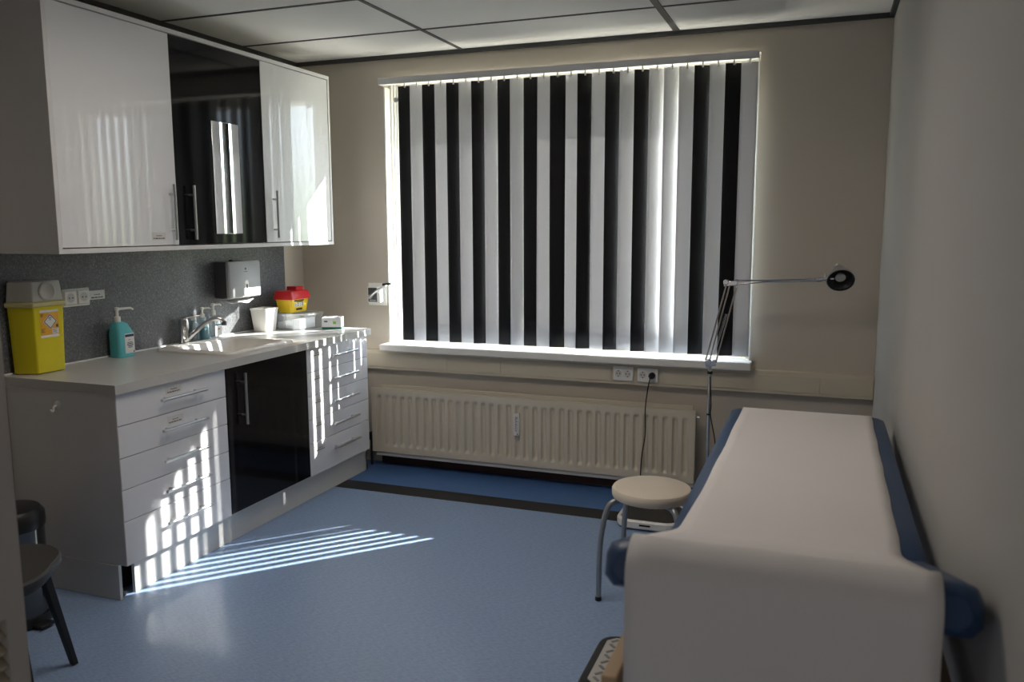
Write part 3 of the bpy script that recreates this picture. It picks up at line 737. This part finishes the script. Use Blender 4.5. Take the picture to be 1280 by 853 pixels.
rs = thing('sharps_box', 'small yellow sharps box with red lid on top of the clear storage box', 'sharps container', (0.10, -0.34, CT+.099))
ZB = CT+.0995
K = 1.25
c = (0.150, -0.345)
bm = B(); loft(bm, [rrect(*c, .075*K, .120*K, .012, ZB), rrect(*c, .080*K, .126*K, .012, ZB+.004), rrect(*c, .096*K, .150*K, .014, ZB+.068*K)]); rb = obj('box_body', bm, M['yellow2'], rs)
bm = B(); loft(bm, [rrect(*c, .108*K, .164*K, .016, ZB+.064*K), rrect(*c, .108*K, .164*K, .016, ZB+.074*K), rrect(*c, .098*K, .150*K, .014, ZB+.100*K), rrect(*c, .090*K, .142*K, .012, ZB+.104*K)])
rl = obj('lid', bm, M['red'], rs)
bm = B(); box(bm, c[0]-.045, c[0]+.025, c[1]+.010, c[1]+.085, ZB+.103*K, ZB+.122*K); box(bm, c[0]-.015, c[0]+.01, c[1]+.094, c[1]+.108, ZB+.084*K, ZB+.094*K); obj('lid_flap', bm, M['red'], rl, bevel=0.003)
def rq(bm, y0, y1, z0, z1, off):
    vs = [bm.verts.new((c[0]+K*(.080+.016*(z-ZB)/.068)/2+off, c[1]+(y-c[1])*K, ZB+(z-ZB)*K)) for y, z in ((y0, z0), (y1, z0), (y1, z1), (y0, z1))]; bm.faces.new(vs)
bm = B(); rq(bm, c[1]-.045, c[1]+.030, ZB+.028, ZB+.046, .001); obj('label', bm, M['paperl'], rb, smooth=False, label='white pictogram strip')
bm = B()
rq(bm, c[1]-.050, c[1]+.030, ZB+.054, ZB+.060, .001); rq(bm, c[1]-.030, c[1]+.024, ZB+.048, ZB+.052, .001); rq(bm, c[1]-.030, c[1]+.020, ZB+.010, ZB+.020, .001)
for k in range(4):
    for q in range(2): rq(bm, c[1]-.040+k*.018, c[1]-.030+k*.018, ZB+.031+q*.008, ZB+.034+q*.008+.002*(k % 2), .0014)
obj('label_print', bm, M['ink'], rb, smooth=False)

gx = thing('glove_carton', 'small white and green carton at the window end of the worktop', 'carton', (0.41, -0.30, CT))
gc, ga = Vector((0.405, -0.300, 0)), math.radians(24)
ax, ay = Vector((math.cos(ga), math.sin(ga), 0)), Vector((-math.sin(ga), math.cos(ga), 0))
bm = B(); obox(bm, gc+Vector((0, 0, CT+.042)), ax, ay, (0, 0, 1), .058, .052, .028); o1 = obj('carton_body', bm, M['carton'], gx, bevel=0.001)
bm = B(); obox(bm, gc+Vector((0, 0, CT+.0072)), ax, ay, (0, 0, 1), .0584, .0524, .0068); obj('green_band', bm, M['green'], gx, bevel=0.0008, label='dark green printed band')
bm = B()
for k in range(3):
    for q in range(2): obox(bm, gc+ax*.0585+ay*(-.03+k*.026)+Vector((0, 0, CT+.032+q*.022)), ay, ax, (0, 0, 1), .006, .0004, .004)
obox(bm, gc-ay*.0525+ax*(-.034)+Vector((0, 0, CT+.048)), ax, ay, (0, 0, 1), .010, .0004, .004)
obox(bm, gc+Vector((0, 0, CT+.0703)), ax, ay, (0, 0, 1), .036, .016, .0004)
obj('carton_print', bm, M['navy'], o1, smooth=False)
bm = B(); obox(bm, gc-ay*.0525+ax*.018+Vector((0, 0, CT+.040)), ax, ay, (0, 0, 1), .009, .0004, .008); obox(bm, gc+ax*.0585+ay*.036+Vector((0, 0, CT+.044)), ay, ax, (0, 0, 1), .007, .0004, .006); obj('carton_emblem', bm, M['lime'], o1, smooth=False)

# ------------------------------------------------------------------ examination couch with paper
QX0, QX1 = 2.868, 3.432
ec = thing('examination_couch', 'blue vinyl examination couch with raised head end along the right wall', 'examination couch', (3.15, -2.3, 0))
def cushion(bm, path, x0, x1, r=0.028, corner=0.05):
    """slab under a y-z top path, with rounded long edges"""
    th = 0.075
    loops = []
    for k, (y, z, ny, nz, ins) in enumerate(path):
        lp = []
        a, b = x0+ins, x1-ins
        prof = [(a, -r), (a+r*.3, -r*.3), (a+r, 0), (b-r, 0), (b-r*.3, -r*.3), (b, -r), (b, -th+r*.6), (b-r*.6, -th), (a+r*.6, -th), (a, -th+r*.6)]
        loops.append([(x, y+ny*h_, z+nz*h_) for x, h_ in prof])
    loft(bm, loops)
SZ = 0.798
HY, CYY, CZ = -2.735, -3.262, 0.970           # hinge and crest of the raised head end
bm = B()
path = [(-1.285, SZ-.012, 0, 1, .03), (-1.292, SZ-.004, 0, 1, .012), (-1.32, SZ, 0, 1, .0)] + [(-1.32+(HY+1.32)*k/6, SZ, 0, 1, 0) for k in range(1, 6)] + [(HY+.012, SZ, 0, 1, 0), (HY+.004, SZ-.004, 0, 1, .003)]
cushion(bm, path, QX0, QX1); obj('seat_cushion', bm, M['vinyl'], ec, bevel=0.004)
dy, dz = CYY-HY, CZ-SZ; Ln = math.hypot(dy, dz); ny, nz = dz/Ln, -dy/Ln
bm = B()
path = []
for s, dn, ins in ((0.004, -.004, .003), (0.015, 0, 0), (0.3, 0, 0), (0.6, 0, 0), (0.86, 0, 0), (0.93, -.001, .002), (0.975, -.005, .010), (1.0, -.016, .024)):
    path.append((HY+dy*s+ny*dn, SZ+dz*s+nz*dn, ny, nz, ins))
def back_cushion(bm, path, x0, x1, r=.028):
    th = .085; loops = []
    for k, (y, z, ny_, nz_, ins) in enumerate(path):
        a, b = x0+ins, x1-ins
        t2 = th - (0.0 if k < 5 else (.002, .01, .028)[k-5])
        prof = [(a, -r), (a+r*.3, -r*.3), (a+r, 0), (b-r, 0), (b-r*.3, -r*.3), (b, -r), (b, -t2+r*.6), (b-r*.6, -t2), (a+r*.6, -t2), (a, -t2+r*.6)]
        loops.append([(x, y+ny_*h_, z+nz_*h_) for x, h_ in prof])
    loft(bm, loops)
back_cushion(bm, path, 2.846, 3.446); obj('head_cushion', bm, M['vinyl'], ec, bevel=0.012, seg=3)
fr = B(); FZ = 0.655
box(fr, 2.850, 2.880, -3.275, -2.76, FZ, FZ+.062); box(fr, 3.402, 3.432, -3.275, -2.76, FZ, FZ+.062); box(fr, 2.895, 2.925, -2.80, -1.36, FZ, FZ+.055); box(fr, 3.372, 3.402, -2.80, -1.36, FZ, FZ+.055)
for y in (-1.40, -2.70, -3.10): box(fr, 2.880, 3.402, y, y+.04, FZ, FZ+.055)
obj('couch_frame', fr, M['wood'], ec, bevel=0.004)
for x in (2.910, 3.385):
    for y in (-3.075, -1.42):
        bm = B(); box(bm, x-.024, x+.024, y-.03, y+.03, 0.001, FZ-.001); obj('leg', bm, M['wood'], ec, bevel=0.005)
bm = B(); box(bm, QX0+.12, QX1-.12, -3.0, -2.75, 0.70, 0.716)
for x in (QX0+.14, QX1-.14): sweep(bm, [(x, -2.72, FZ+.05), (x, -3.0, .775)], .012, 10)
obj('head_support', bm, M['greymet'], ec, bevel=0.002)

# paper sheet over the couch
ps = []
def off(y, z, n_y, n_z, h_=0.003): return (y+n_y*h_, z+n_z*h_)
ps.append((-1.279, SZ-.05, 2.918, 3.382)); ps.append((-1.280, SZ-.014, 2.918, 3.382)); ps.append((-1.287, SZ+.000, 2.918, 3.382)); ps.append((-1.305, SZ+.004, 2.918, 3.382))
for k in range(1, 14):
    t = k/14; ps.append((-1.305 + (HY+1.325)*t, SZ+.004+.0006*math.sin(k*1.7), 2.917-.006*t-.012*t**4+.0015*math.sin(k*1.3), 3.382-.006*t+.0015*math.sin(k*2.1)))
ps.append((HY+.03, SZ+.005, 2.898, 3.374)); ps.append((HY, SZ+.008, 2.896, 3.374)); ps.append((HY-.03, SZ+.016, 2.894, 3.374))
for s in (.15, .3, .45, .6, .72, .82, .89): ps.append((HY+dy*s+ny*.004, SZ+dz*s+nz*.004, 2.892+.003*s, 3.374+.008*s))
ex, ez = dy/Ln, dz/Ln
rc = 0.050                                     # roll over the rounded crest
q0 = (HY+dy*.93+ny*.004, SZ+dz*.93+nz*.004); cc = (q0[0]-ny*rc, q0[1]-nz*rc)
a0 = math.atan2(nz, ny)
for k in range(9):
    a = a0 + (PI - a0)*k/8
    ps.append((cc[0]+(rc+.006)*math.cos(a), cc[1]+(rc+.006)*math.sin(a), 2.895, 3.382))
yh = cc[0]-rc-.006
for k in range(1, 16):
    t = k/15; ps.append((yh - .004*math.sin(t*2.2) + .0015*math.sin(k*1.9), cc[1] - t*(cc[1]-.26), 2.895+.002*t, 3.382-.003*t))
bm = B(); loops = []
for (y, z, xa, xb) in ps:
    loops.append([(xa+(xb-xa)*j/16, y, z + 0.0) for j in range(17)])
loft(bm, loops, False, False, closed=False)
cp = obj('couch_paper', bm, M['couchpaper'])
md = cp.modifiers.new('thick', 'SOLIDIFY'); md.thickness = 0.0008; md.offset = 0
tag(cp, 'long white paper sheet covering the blue examination couch and hanging down its head end', 'paper sheet')

# ------------------------------------------------------------------ stool
st = thing('stool', 'round cream topped stool with curved grey tube legs beside the couch', 'stool', (2.585, -1.40, 0))
c = (2.578, -1.385); SR = .160; STZ = 0.468
bm = B(); lathe(bm, [(SR-.014, -.046), (SR-.004, -.042), (SR, -.034), (SR, -.012), (SR-.005, -.004), (SR-.016, 0), (0.01, .0015)], (*c, STZ), 48); obj('seat', bm, M['stoolseat'], st)
bm = B(); lathe(bm, [(.032, -.062), (.036, -.056), (.036, -.046)], (*c, STZ), 20); obj('seat_hub', bm, M['dispgrey'], st)
for k, a in enumerate((211, 133, 313, 31)):
    a = math.radians(a); u = Vector((math.cos(a), math.sin(a), 0)); o_ = Vector((c[0], c[1], 0))
    pts = spline([o_+u*.105+Vector((0, 0, STZ-.050)), o_+u*.158+Vector((0, 0, STZ-.054)), o_+u*.186+Vector((0, 0, STZ-.085)), o_+u*.205+Vector((0, 0, STZ-.16)), o_+u*.216+Vector((0, 0, .20)), o_+u*.219+Vector((0, 0, .012))])
    bm = B(); sweep(bm, pts, .0115, 12); lg = obj('leg', bm, M['greymet'], st)
    bm = B(); lathe(bm, [(.013, 0.001), (.014, .006), (.013, .018)], o_+u*.219, 12); obj('rubber_foot', bm, M['bplast'], lg)

# bathroom scale under the stool
wsx = thing('bathroom_scale', 'white floor scale with black mat on the floor behind the stool', 'scale', (2.42, -0.52, 0))
c = (2.420, -0.515)
bm = B(); loft(bm, [rrect(*c, .31, .31, .07, .008, 6), rrect(*c, .325, .325, .075, .016, 6), rrect(*c, .325, .325, .075, .045, 6), rrect(*c, .312, .312, .07, .052, 6), rrect(*c, .290, .290, .06, .052, 6), rrect(*c, .284, .284, .058, .047, 6)]); obj('scale_body', bm, M['pvc'], wsx)
bm = B(); loft(bm, [rrect(*c, .282, .282, .057, .0472, 6), rrect(*c, .282, .282, .057, .0505, 6)]); obj('mat', bm, M['bplast'], wsx, label='black rubber mat')
bm = B()
for sx in (-1, 1):
    for sy in (-1, 1): lathe(bm, [(.018, .0008), (.018, .010)], (c[0]+sx*.11, c[1]+sy*.11, 0), 12)
obj('scale_foot', bm, M['bplast'], wsx)
bm = B(); box(bm, c[0]-.035, c[0]+.02, c[1]-.1640, c[1]-.1622, .028, .036); obj('dial_slot', bm, M['ink'], wsx, smooth=False)

# step stool by the couch
ss = thing('step_stool', 'low black step stool with chequered metal tread beside the couch', 'step stool', (2.70, -2.32, 0))
c = (2.755, -2.305); 
bm = B()
loft(bm, [rrect(*c, .425, .395, .06, .0015, 6), rrect(*c, .425, .395, .06, .03, 6), rrect(*c, .375, .345, .06, .186, 6), rrect(*c, .360, .330, .055, .198, 6), rrect(*c, .330, .300, .05, .200, 6)])
obj('step_body', bm, M['bplast'], ss)
def chamf(cx, cy, w, d, ch, z): 
    x0, x1, y0, y1 = cx-w/2, cx+w/2, cy-d/2, cy+d/2
    return [(x1, y0+ch, z), (x1, y1-ch, z), (x1-ch, y1, z), (x0+ch, y1, z), (x0, y1-ch, z), (x0, y0+ch, z), (x0+ch, y0, z), (x1-ch, y0, z)]
bm = B(); loft(bm, [chamf(*c, .318, .288, .025, .2003), chamf(*c, .316, .286, .025, .2033)]); tr_ = obj('tread_plate', bm, M['tread'], ss, bevel=.001, label='metal tread plate')
bm = B()
n = 7
for i in range(9):
    for j in range(8):
        x = c[0]-.15+.0175+i*.0335; y = c[1]-.135+.018+j*.034
        if x > c[0]+.145 or y > c[1]+.13: continue
        a = PI/4 if (i+j) % 2 else -PI/4
        u = Vector((math.cos(a), math.sin(a), 0)); v = Vector((-u.y, u.x, 0))
        obox(bm, (x, y, .2040), u, v, (0, 0, 1), .0135, .0048, .0008)
obj('tread_bars', bm, M['treadd'], tr_, bevel=0.0006)

# ------------------------------------------------------------------ floor lamp
lp = thing('examination_lamp', 'chrome adjustable arm floor lamp standing behind the couch', 'floor lamp', (2.665, -0.30, 0))
LX, LY = 2.663, -0.300
bm = B(); lathe(bm, [(.085, .002), (.085, .012), (.075, .020), (.02, .028), (.014, .05)], (LX, LY, 0), 32); obj('base', bm, M['bplast'], lp)
bm = B(); sweep(bm, [(LX, LY, .04), (LX, LY, .79)], .0095, 12); pole = obj('pole', bm, M['chrome'], lp)
bm = B(); lathe(bm, [(.0135, .752), (.0135, .766)], (LX, LY, 0), 12); lathe(bm, [(.0115, .535), (.0115, .543)], (LX, LY, 0), 12); obj('pole_clip', bm, M['bplast'], pole)
bm = B(); sweep(bm, spline([(LX+.004, LY-.012, .74), (LX+.012, LY-.014, .60), (LX+.012, LY-.014, .53), (LX+.040, LY-.02, .38), (LX+.030, LY-.03, .20), (LX+.05, LY-.05, .03)]), .0035, 6); obj('lamp_cable', bm, M['bplast'], lp)
bm = B(); obox(bm, (LX+.003, LY, .806), Vector((.96, 0, .25)), Vector((0, 1, 0)), Vector((-.25, 0, .96)), .028, .012, .015); lathe(bm, [(.016, -.016), (.016, .016)], (LX-.010, LY, .812), 14, axis=(0, 1, 0)); obj('lower_joint', bm, M['chrome'], lp, bevel=.003)
E0 = Vector((LX-.012, LY, .825)); E1 = Vector((LX+.078, LY, 1.215))
dr = (E1-E0)
bm = B()
for ox, oy in ((-.010, -.011), (.008, .011)): sweep(bm, [E0+Vector((ox, oy, 0)), E1+Vector((ox*.8, oy, 0))], .0042, 8)
sweep(bm, [E0+Vector((.040, 0, -.012)), E1+Vector((.040, 0, -.012))], .0042, 8)
obj('lower_arm', bm, M['chrome'], lp)
bm = B()
hel = []
a_, b_ = E0+dr*.08+Vector((.022, 0, 0)), E0+dr*.62+Vector((.030, 0, 0)); u = (b_-a_).normalized(); p_ = u.orthogonal().normalized(); q_ = u.cross(p_)
for k in range(361): hel.append(a_+(b_-a_)*(k/360)+(p_*math.cos(k*.75)+q_*math.sin(k*.75))*.0062)
sweep(bm, hel, .0011, 5); obj('arm_spring', bm, M['steel'], lp)
bm = B(); obox(bm, E1+Vector((.012, 0, .008)), Vector((.99, 0, .10)), Vector((0, 1, 0)), Vector((-.1, 0, .99)), .034, .012, .013); lathe(bm, [(.014, -.016), (.014, .016)], E1+Vector((-.010, 0, .014)), 14, axis=(0, 1, 0)); obj('elbow_joint', bm, M['chrome'], lp, bevel=.003)
G0 = E1+Vector((.035, 0, .014)); G1 = Vector((3.165, LY-.02, 1.252))
bm = B(); sweep(bm, [G0+Vector((0, -.008, .010)), G0.lerp(G1, .35)+Vector((0, -.004, .004)), G1], .0045, 8); sweep(bm, [G0+Vector((0, .008, -.012)), G0.lerp(G1, .35)+Vector((0, .004, -.004)), G1-Vector((0, 0, .006))], .0042, 8); obj('upper_arm', bm, M['chrome'], lp)
bm = B(); sweep(bm, [G1-Vector((.005, 0, .002)), G1+Vector((.020, 0, .001))], .012, 12); sweep(bm, [G1+Vector((.018, 0, .002)), G1+Vector((.075, -.005, .006))], .0085, 12); sweep(bm, [G1+Vector((.033, 0, .008)), G1+Vector((.033, 0, .030))], .0035, 8); obj('swivel', bm, M['chrome'], lp)
HC = Vector((3.268, LY-.045, 1.262)); ha = Vector((.10, -.82, -.56)).normalized()
bm = B(); prof = [(.012, -.072), (.026, -.070), (.029, -.060), (.030, -.040), (.040, -.030), (.056, -.008), (.064, .018), (.066, .020), (.062, .020), (.052, -.006), (.038, -.024), (.024, -.030)]
lathe(bm, prof, HC, 32, axis=ha); obj('shade', bm, M['chrome'], lp)
bm = B(); lathe(bm, [(.0625, .0205), (.0515, -.005), (.0375, -.023), (.010, -.028)], HC, 32, axis=ha, cap0=False); obj('shade_lining', bm, M['lampin'], lp, label='black inside of the shade')
bm = B(); lathe(bm, [(.014, -.024), (.023, -.006), (.024, -.001), (.019, .003), (.004, .004)], HC, 24, axis=ha); obj('bulb', bm, M['bulb'], lp, label='unlit reflector bulb')
bm = B(); lathe(bm, [(.012, -.0), (.014, .010), (.010, .018)], HC-ha*.070+Vector((-.004, 0, .006)), 14, axis=Vector((-.3, .3, .9))); obj('shade_knob', bm, M['chrome'], lp)

# ------------------------------------------------------------------ chair and pedal bin at the left
ch = thing('chair', 'dark grey shell chair with black legs beside the base cabinets', 'chair', (0.743, -2.869, 0))
c = (0.743, -2.869); rot = math.radians(32)
def srf(w, d, z, r=.12): return rrect(c[0], c[1], w, d, r, z, 8, rot)
bm = B(); loft(bm, [srf(.30, .30, .385), srf(.38, .385, .395, .14), srf(.415, .42, .418, .16), srf(.415, .42, .436, .16), srf(.400, .405, .444, .15), srf(.30, .30, .436, .12), srf(.1, .1, .432, .04)]); obj('seat', bm, M['dgrey'], ch)
bm = B()
bk = []
for i in range(9):
    t = i/8; lpz = .47 + .36*t
    row = []
    for j in range(9):
        u = j/8-.5; wdt = .40*(1-.35*max(0, t-.6)**1.2)
        lx, ly = -.185-.05*t+.05*(2*u)**2, u*wdt
        row.append((c[0]+lx*math.cos(rot)-ly*math.sin(rot), c[1]+lx*math.sin(rot)+ly*math.cos(rot), lpz))
    bk.append(row)
loft(bm, bk, False, False, closed=False); o = obj('backrest', bm, M['dgrey'], ch); md = o.modifiers.new('thick', 'SOLIDIFY'); md.thickness = .012
bm = B()
for s in (-1, 1): 
    lx, ly = -.16, s*.10
    sweep(bm, [(c[0]+lx*math.cos(rot)-ly*math.sin(rot), c[1]+lx*math.sin(rot)+ly*math.cos(rot), .41), (c[0]+(lx-.03)*math.cos(rot)-ly*math.sin(rot), c[1]+(lx-.03)*math.sin(rot)+ly*math.cos(rot), .50)], .010, 8)
obj('back_support', bm, M['bplast'], ch)
for (lx, ly) in ((1, 1), (1, -1), (-1, 1), (-1, -1)):
    def R2(a, b): return Vector((c[0]+a*math.cos(rot)-b*math.sin(rot), c[1]+a*math.sin(rot)+b*math.cos(rot), 0))
    t0, t1 = R2(lx*.125, ly*.125)+Vector((0, 0, .392)), R2(lx*.185, ly*.185)+Vector((0, 0, .0015))
    bm = B(); loft(bm, [[t1+Vector(v)*.010 for v in ((1, 1, 0), (-1, 1, 0), (-1, -1, 0), (1, -1, 0))], [t0+Vector(v)*.0145 for v in ((1, 1, 0), (-1, 1, 0), (-1, -1, 0), (1, -1, 0))]])
    obj('leg', bm, M['bplast'], ch, bevel=.002)

pb = thing('pedal_bin', 'shiny round pedal bin with black lid behind the chair', 'waste bin', (0.32, -2.45, 0))
c = (0.320, -2.450); r_ = .122
bm = B(); lathe(bm, [(r_, .032), (r_, .385), (r_-.004, .385)], (*c, 0), 40); obj('bin_body', bm, mat('dark_polished_steel', (.16, .155, .15), .12, metal=1.0), pb)
bm = B(); lathe(bm, [(r_+.006, .002), (r_+.008, .02), (r_+.006, .040), (r_-.01, .040)], (*c, 0), 40); obj('bin_base', bm, M['bplast'], pb)
bm = B(); lathe(bm, [(r_+.004, .380), (r_+.006, .395), (r_+.004, .430), (r_-.012, .452), (r_-.05, .460), (.004, .462)], (*c, 0), 40); obj('bin_lid', bm, M['bplast'], pb)
bm = B(); box(bm, c[0]+r_-.004, c[0]+r_+.05, c[1]-.03, c[1]+.03, .008, .020); obj('pedal', bm, M['bplast'], pb, bevel=.004)

# ------------------------------------------------------------------ open door at the far left
dr_ = bpy.data.objects.new('door_1', None); COL.objects.link(dr_); dr_['kind'] = 'structure'; dr_.location = (1.72, -4.4, 0)
DX0, DX1, DYF, DYB = 1.700, 1.740, -3.505, -4.40
bm = B()
gz0, gz1, gy0, gy1 = 0.15, 0.76, DYF-.040, DYB+.12
box(bm, DX0, DX1, DYF-.040, DYF, .012, 2.08); box(bm, DX0, DX1, DYB, DYB+.12, .012, 2.08); box(bm, DX0, DX1, DYB+.12, DYF-.040, gz1, 2.08); box(bm, DX0, DX1, DYB+.12, DYF-.040, .012, gz0)
struct('door_leaf', bm, M['door'], dr_, smooth=False)
bm = B()
z = gz0+.012
while z < gz1-.01:
    obox(bm, ((DX0+DX1)/2, (gy0+gy1)/2, z), Vector((.8, 0, -.6)), Vector((0, 1, 0)), Vector((.6, 0, .8)), .020, (gy0-gy1)/2, .004); z += .030
struct('vent_grille', bm, M['grille'], dr_, bevel=.002)
bm = B()
for s, x in ((1, DX1), (-1, DX0)):
    sweep(bm, [(x, DYF-.13, 1.05), (x+s*.045, DYF-.13, 1.05), (x+s*.05, DYF-.14, 1.05), (x+s*.05, DYF-.25, 1.05)], .009, 10)
    box(bm, min(x, x+s*.006), max(x, x+s*.006), DYF-.15, DYF-.11, .97, 1.13)
struct('door_handle', bm, M['steel'], dr_)

# ------------------------------------------------------------------ light
emi = bpy.data.materials.new('light_diffuser'); emi.use_nodes = True
emi.node_tree.nodes['Principled BSDF'].inputs['Emission Color'].default_value = (1.0, 0.90, 0.80, 1)
emi.node_tree.nodes['Principled BSDF'].inputs['Emission Strength'].default_value = 4.3
cl = thing('ceiling_light', 'long white ceiling light with louvre blades set in the ceiling tiles over the blue floor', 'ceiling light', (1.78, -2.11, H))
LX0, LX1, LY0, LY1 = 1.185, 2.375, -2.405, -1.815
bm = B(); box(bm, LX0, LX0+.02, LY0, LY1, H-.028, H-.001); box(bm, LX1-.02, LX1, LY0, LY1, H-.028, H-.001); box(bm, LX0+.02, LX1-.02, LY0, LY0+.02, H-.028, H-.001); box(bm, LX0+.02, LX1-.02, LY1-.02, LY1, H-.028, H-.001)
obj('light_frame', bm, M['rail'], cl, bevel=.001)
bm = B(); box(bm, LX0+.02, LX1-.02, LY0+.02, LY1-.02, H-.008, H-.002); obj('diffuser', bm, emi, cl, smooth=False)
bm = B()
for k in range(1, 8): x = LX0+.02+(LX1-LX0-.04)*k/8; box(bm, x-.0015, x+.0015, LY0+.02, LY1-.02, H-.026, H-.009)
for k in (1, 2, 3): y = LY0+.02+(LY1-LY0-.04)*k/4; box(bm, LX0+.02, LX1-.02, y-.0015, y+.0015, H-.026, H-.009)
obj('louvre', bm, M['rail'], cl, smooth=False)
sun = bpy.data.lights.new('sun', 'SUN'); sun.energy = 13.0; sun.angle = math.radians(0.55); sun.color = (1.0, 0.965, 0.90)
so = bpy.data.objects.new('sun', sun); COL.objects.link(so); so.location = (4, 5, 6)
so.rotation_euler = Vector((-0.922, -1.0, -0.855)).to_track_quat('-Z', 'Y').to_euler()
w = bpy.data.worlds.new('world'); S.world = w; w.use_nodes = True
nt = w.node_tree; bg = nt.nodes['Background']; L = nt.links.new
tc = nd(nt, 'ShaderNodeTexCoord'); sp = nd(nt, 'ShaderNodeSeparateXYZ'); L(tc.outputs['Generated'], sp.inputs[0])
def ramp(src, a, b):
    m = nd(nt, 'ShaderNodeMapRange'); m.inputs['From Min'].default_value = a; m.inputs['From Max'].default_value = b; L(src, m.inputs['Value']); return m.outputs[0]
def mixc(f, a, b):
    m = nd(nt, 'ShaderNodeMix', data_type='RGBA'); L(f, m.inputs[0])
    for k, v in ((6, a), (7, b)):
        if isinstance(v, tuple): m.inputs[k].default_value = (*v, 1)
        else: L(v, m.inputs[k])
    return m.outputs[2]
sky = mixc(ramp(sp.outputs[2], 0.05, 0.9), (3.6, 4.0, 4.4), (1.6, 2.3, 3.6))
ground = mixc(ramp(sp.outputs[2], -0.5, -0.02), (4.8, 4.5, 3.9), (1.5, 1.8, 0.95))
outdoor = mixc(ramp(sp.outputs[2], -0.02, 0.10), ground, sky)
corridor = mixc(ramp(sp.outputs[2], -0.6, 0.8), (0.085, 0.08, 0.077), (0.24, 0.23, 0.22))
L(mixc(ramp(sp.outputs[1], -0.15, 0.05), corridor, outdoor), bg.inputs[0])
bg.inputs[1].default_value = 1.0

# ------------------------------------------------------------------ camera
cam = bpy.data.cameras.new('camera'); co = bpy.data.objects.new('camera', cam); COL.objects.link(co); S.camera = co
px, py, pz, yaw, pitch, roll, f_ = 3.1886, -4.6221, 1.5070, 0.3583, 0.1361, -0.0033, 1037.31
fw = Vector((-math.sin(yaw)*math.cos(pitch), math.cos(yaw)*math.cos(pitch), -math.sin(pitch)))
rt = Vector((math.cos(yaw), math.sin(yaw), 0)); up = rt.cross(fw)
r2 = rt*math.cos(roll) + up*math.sin(roll); u2 = up*math.cos(roll) - rt*math.sin(roll)
mw = Matrix((r2, u2, -fw)).transposed().to_4x4(); mw.translation = (px, py, pz); co.matrix_world = mw
cam.sensor_width = 36; cam.lens = f_*36/1280; cam.clip_start = 0.02
cam.dof.use_dof = True; cam.dof.focus_distance = 4.6; cam.dof.aperture_fstop = 4.0

S.view_settings.view_transform = 'Standard'; S.view_settings.look = 'None'; S.view_settings.gamma = 1; S.view_settings.use_curve_mapping = False
S.view_settings.exposure = 1.1
S.render.film_transparent = False
cy_ = S.cycles
cy_.use_denoising = True; cy_.max_bounces = 10; cy_.diffuse_bounces = 5; cy_.glossy_bounces = 5; cy_.transparent_max_bounces = 16; cy_.transmission_bounces = 6
cy_.sample_clamp_indirect = 80.0; cy_.blur_glossy = 0.0
cy_.use_guiding = True; cy_.use_surface_guiding = True; cy_.surface_guiding_probability = 0.75; cy_.guiding_training_samples = 64
cy_.guiding_roughness_threshold = 0.05; cy_.use_deterministic_guiding = True
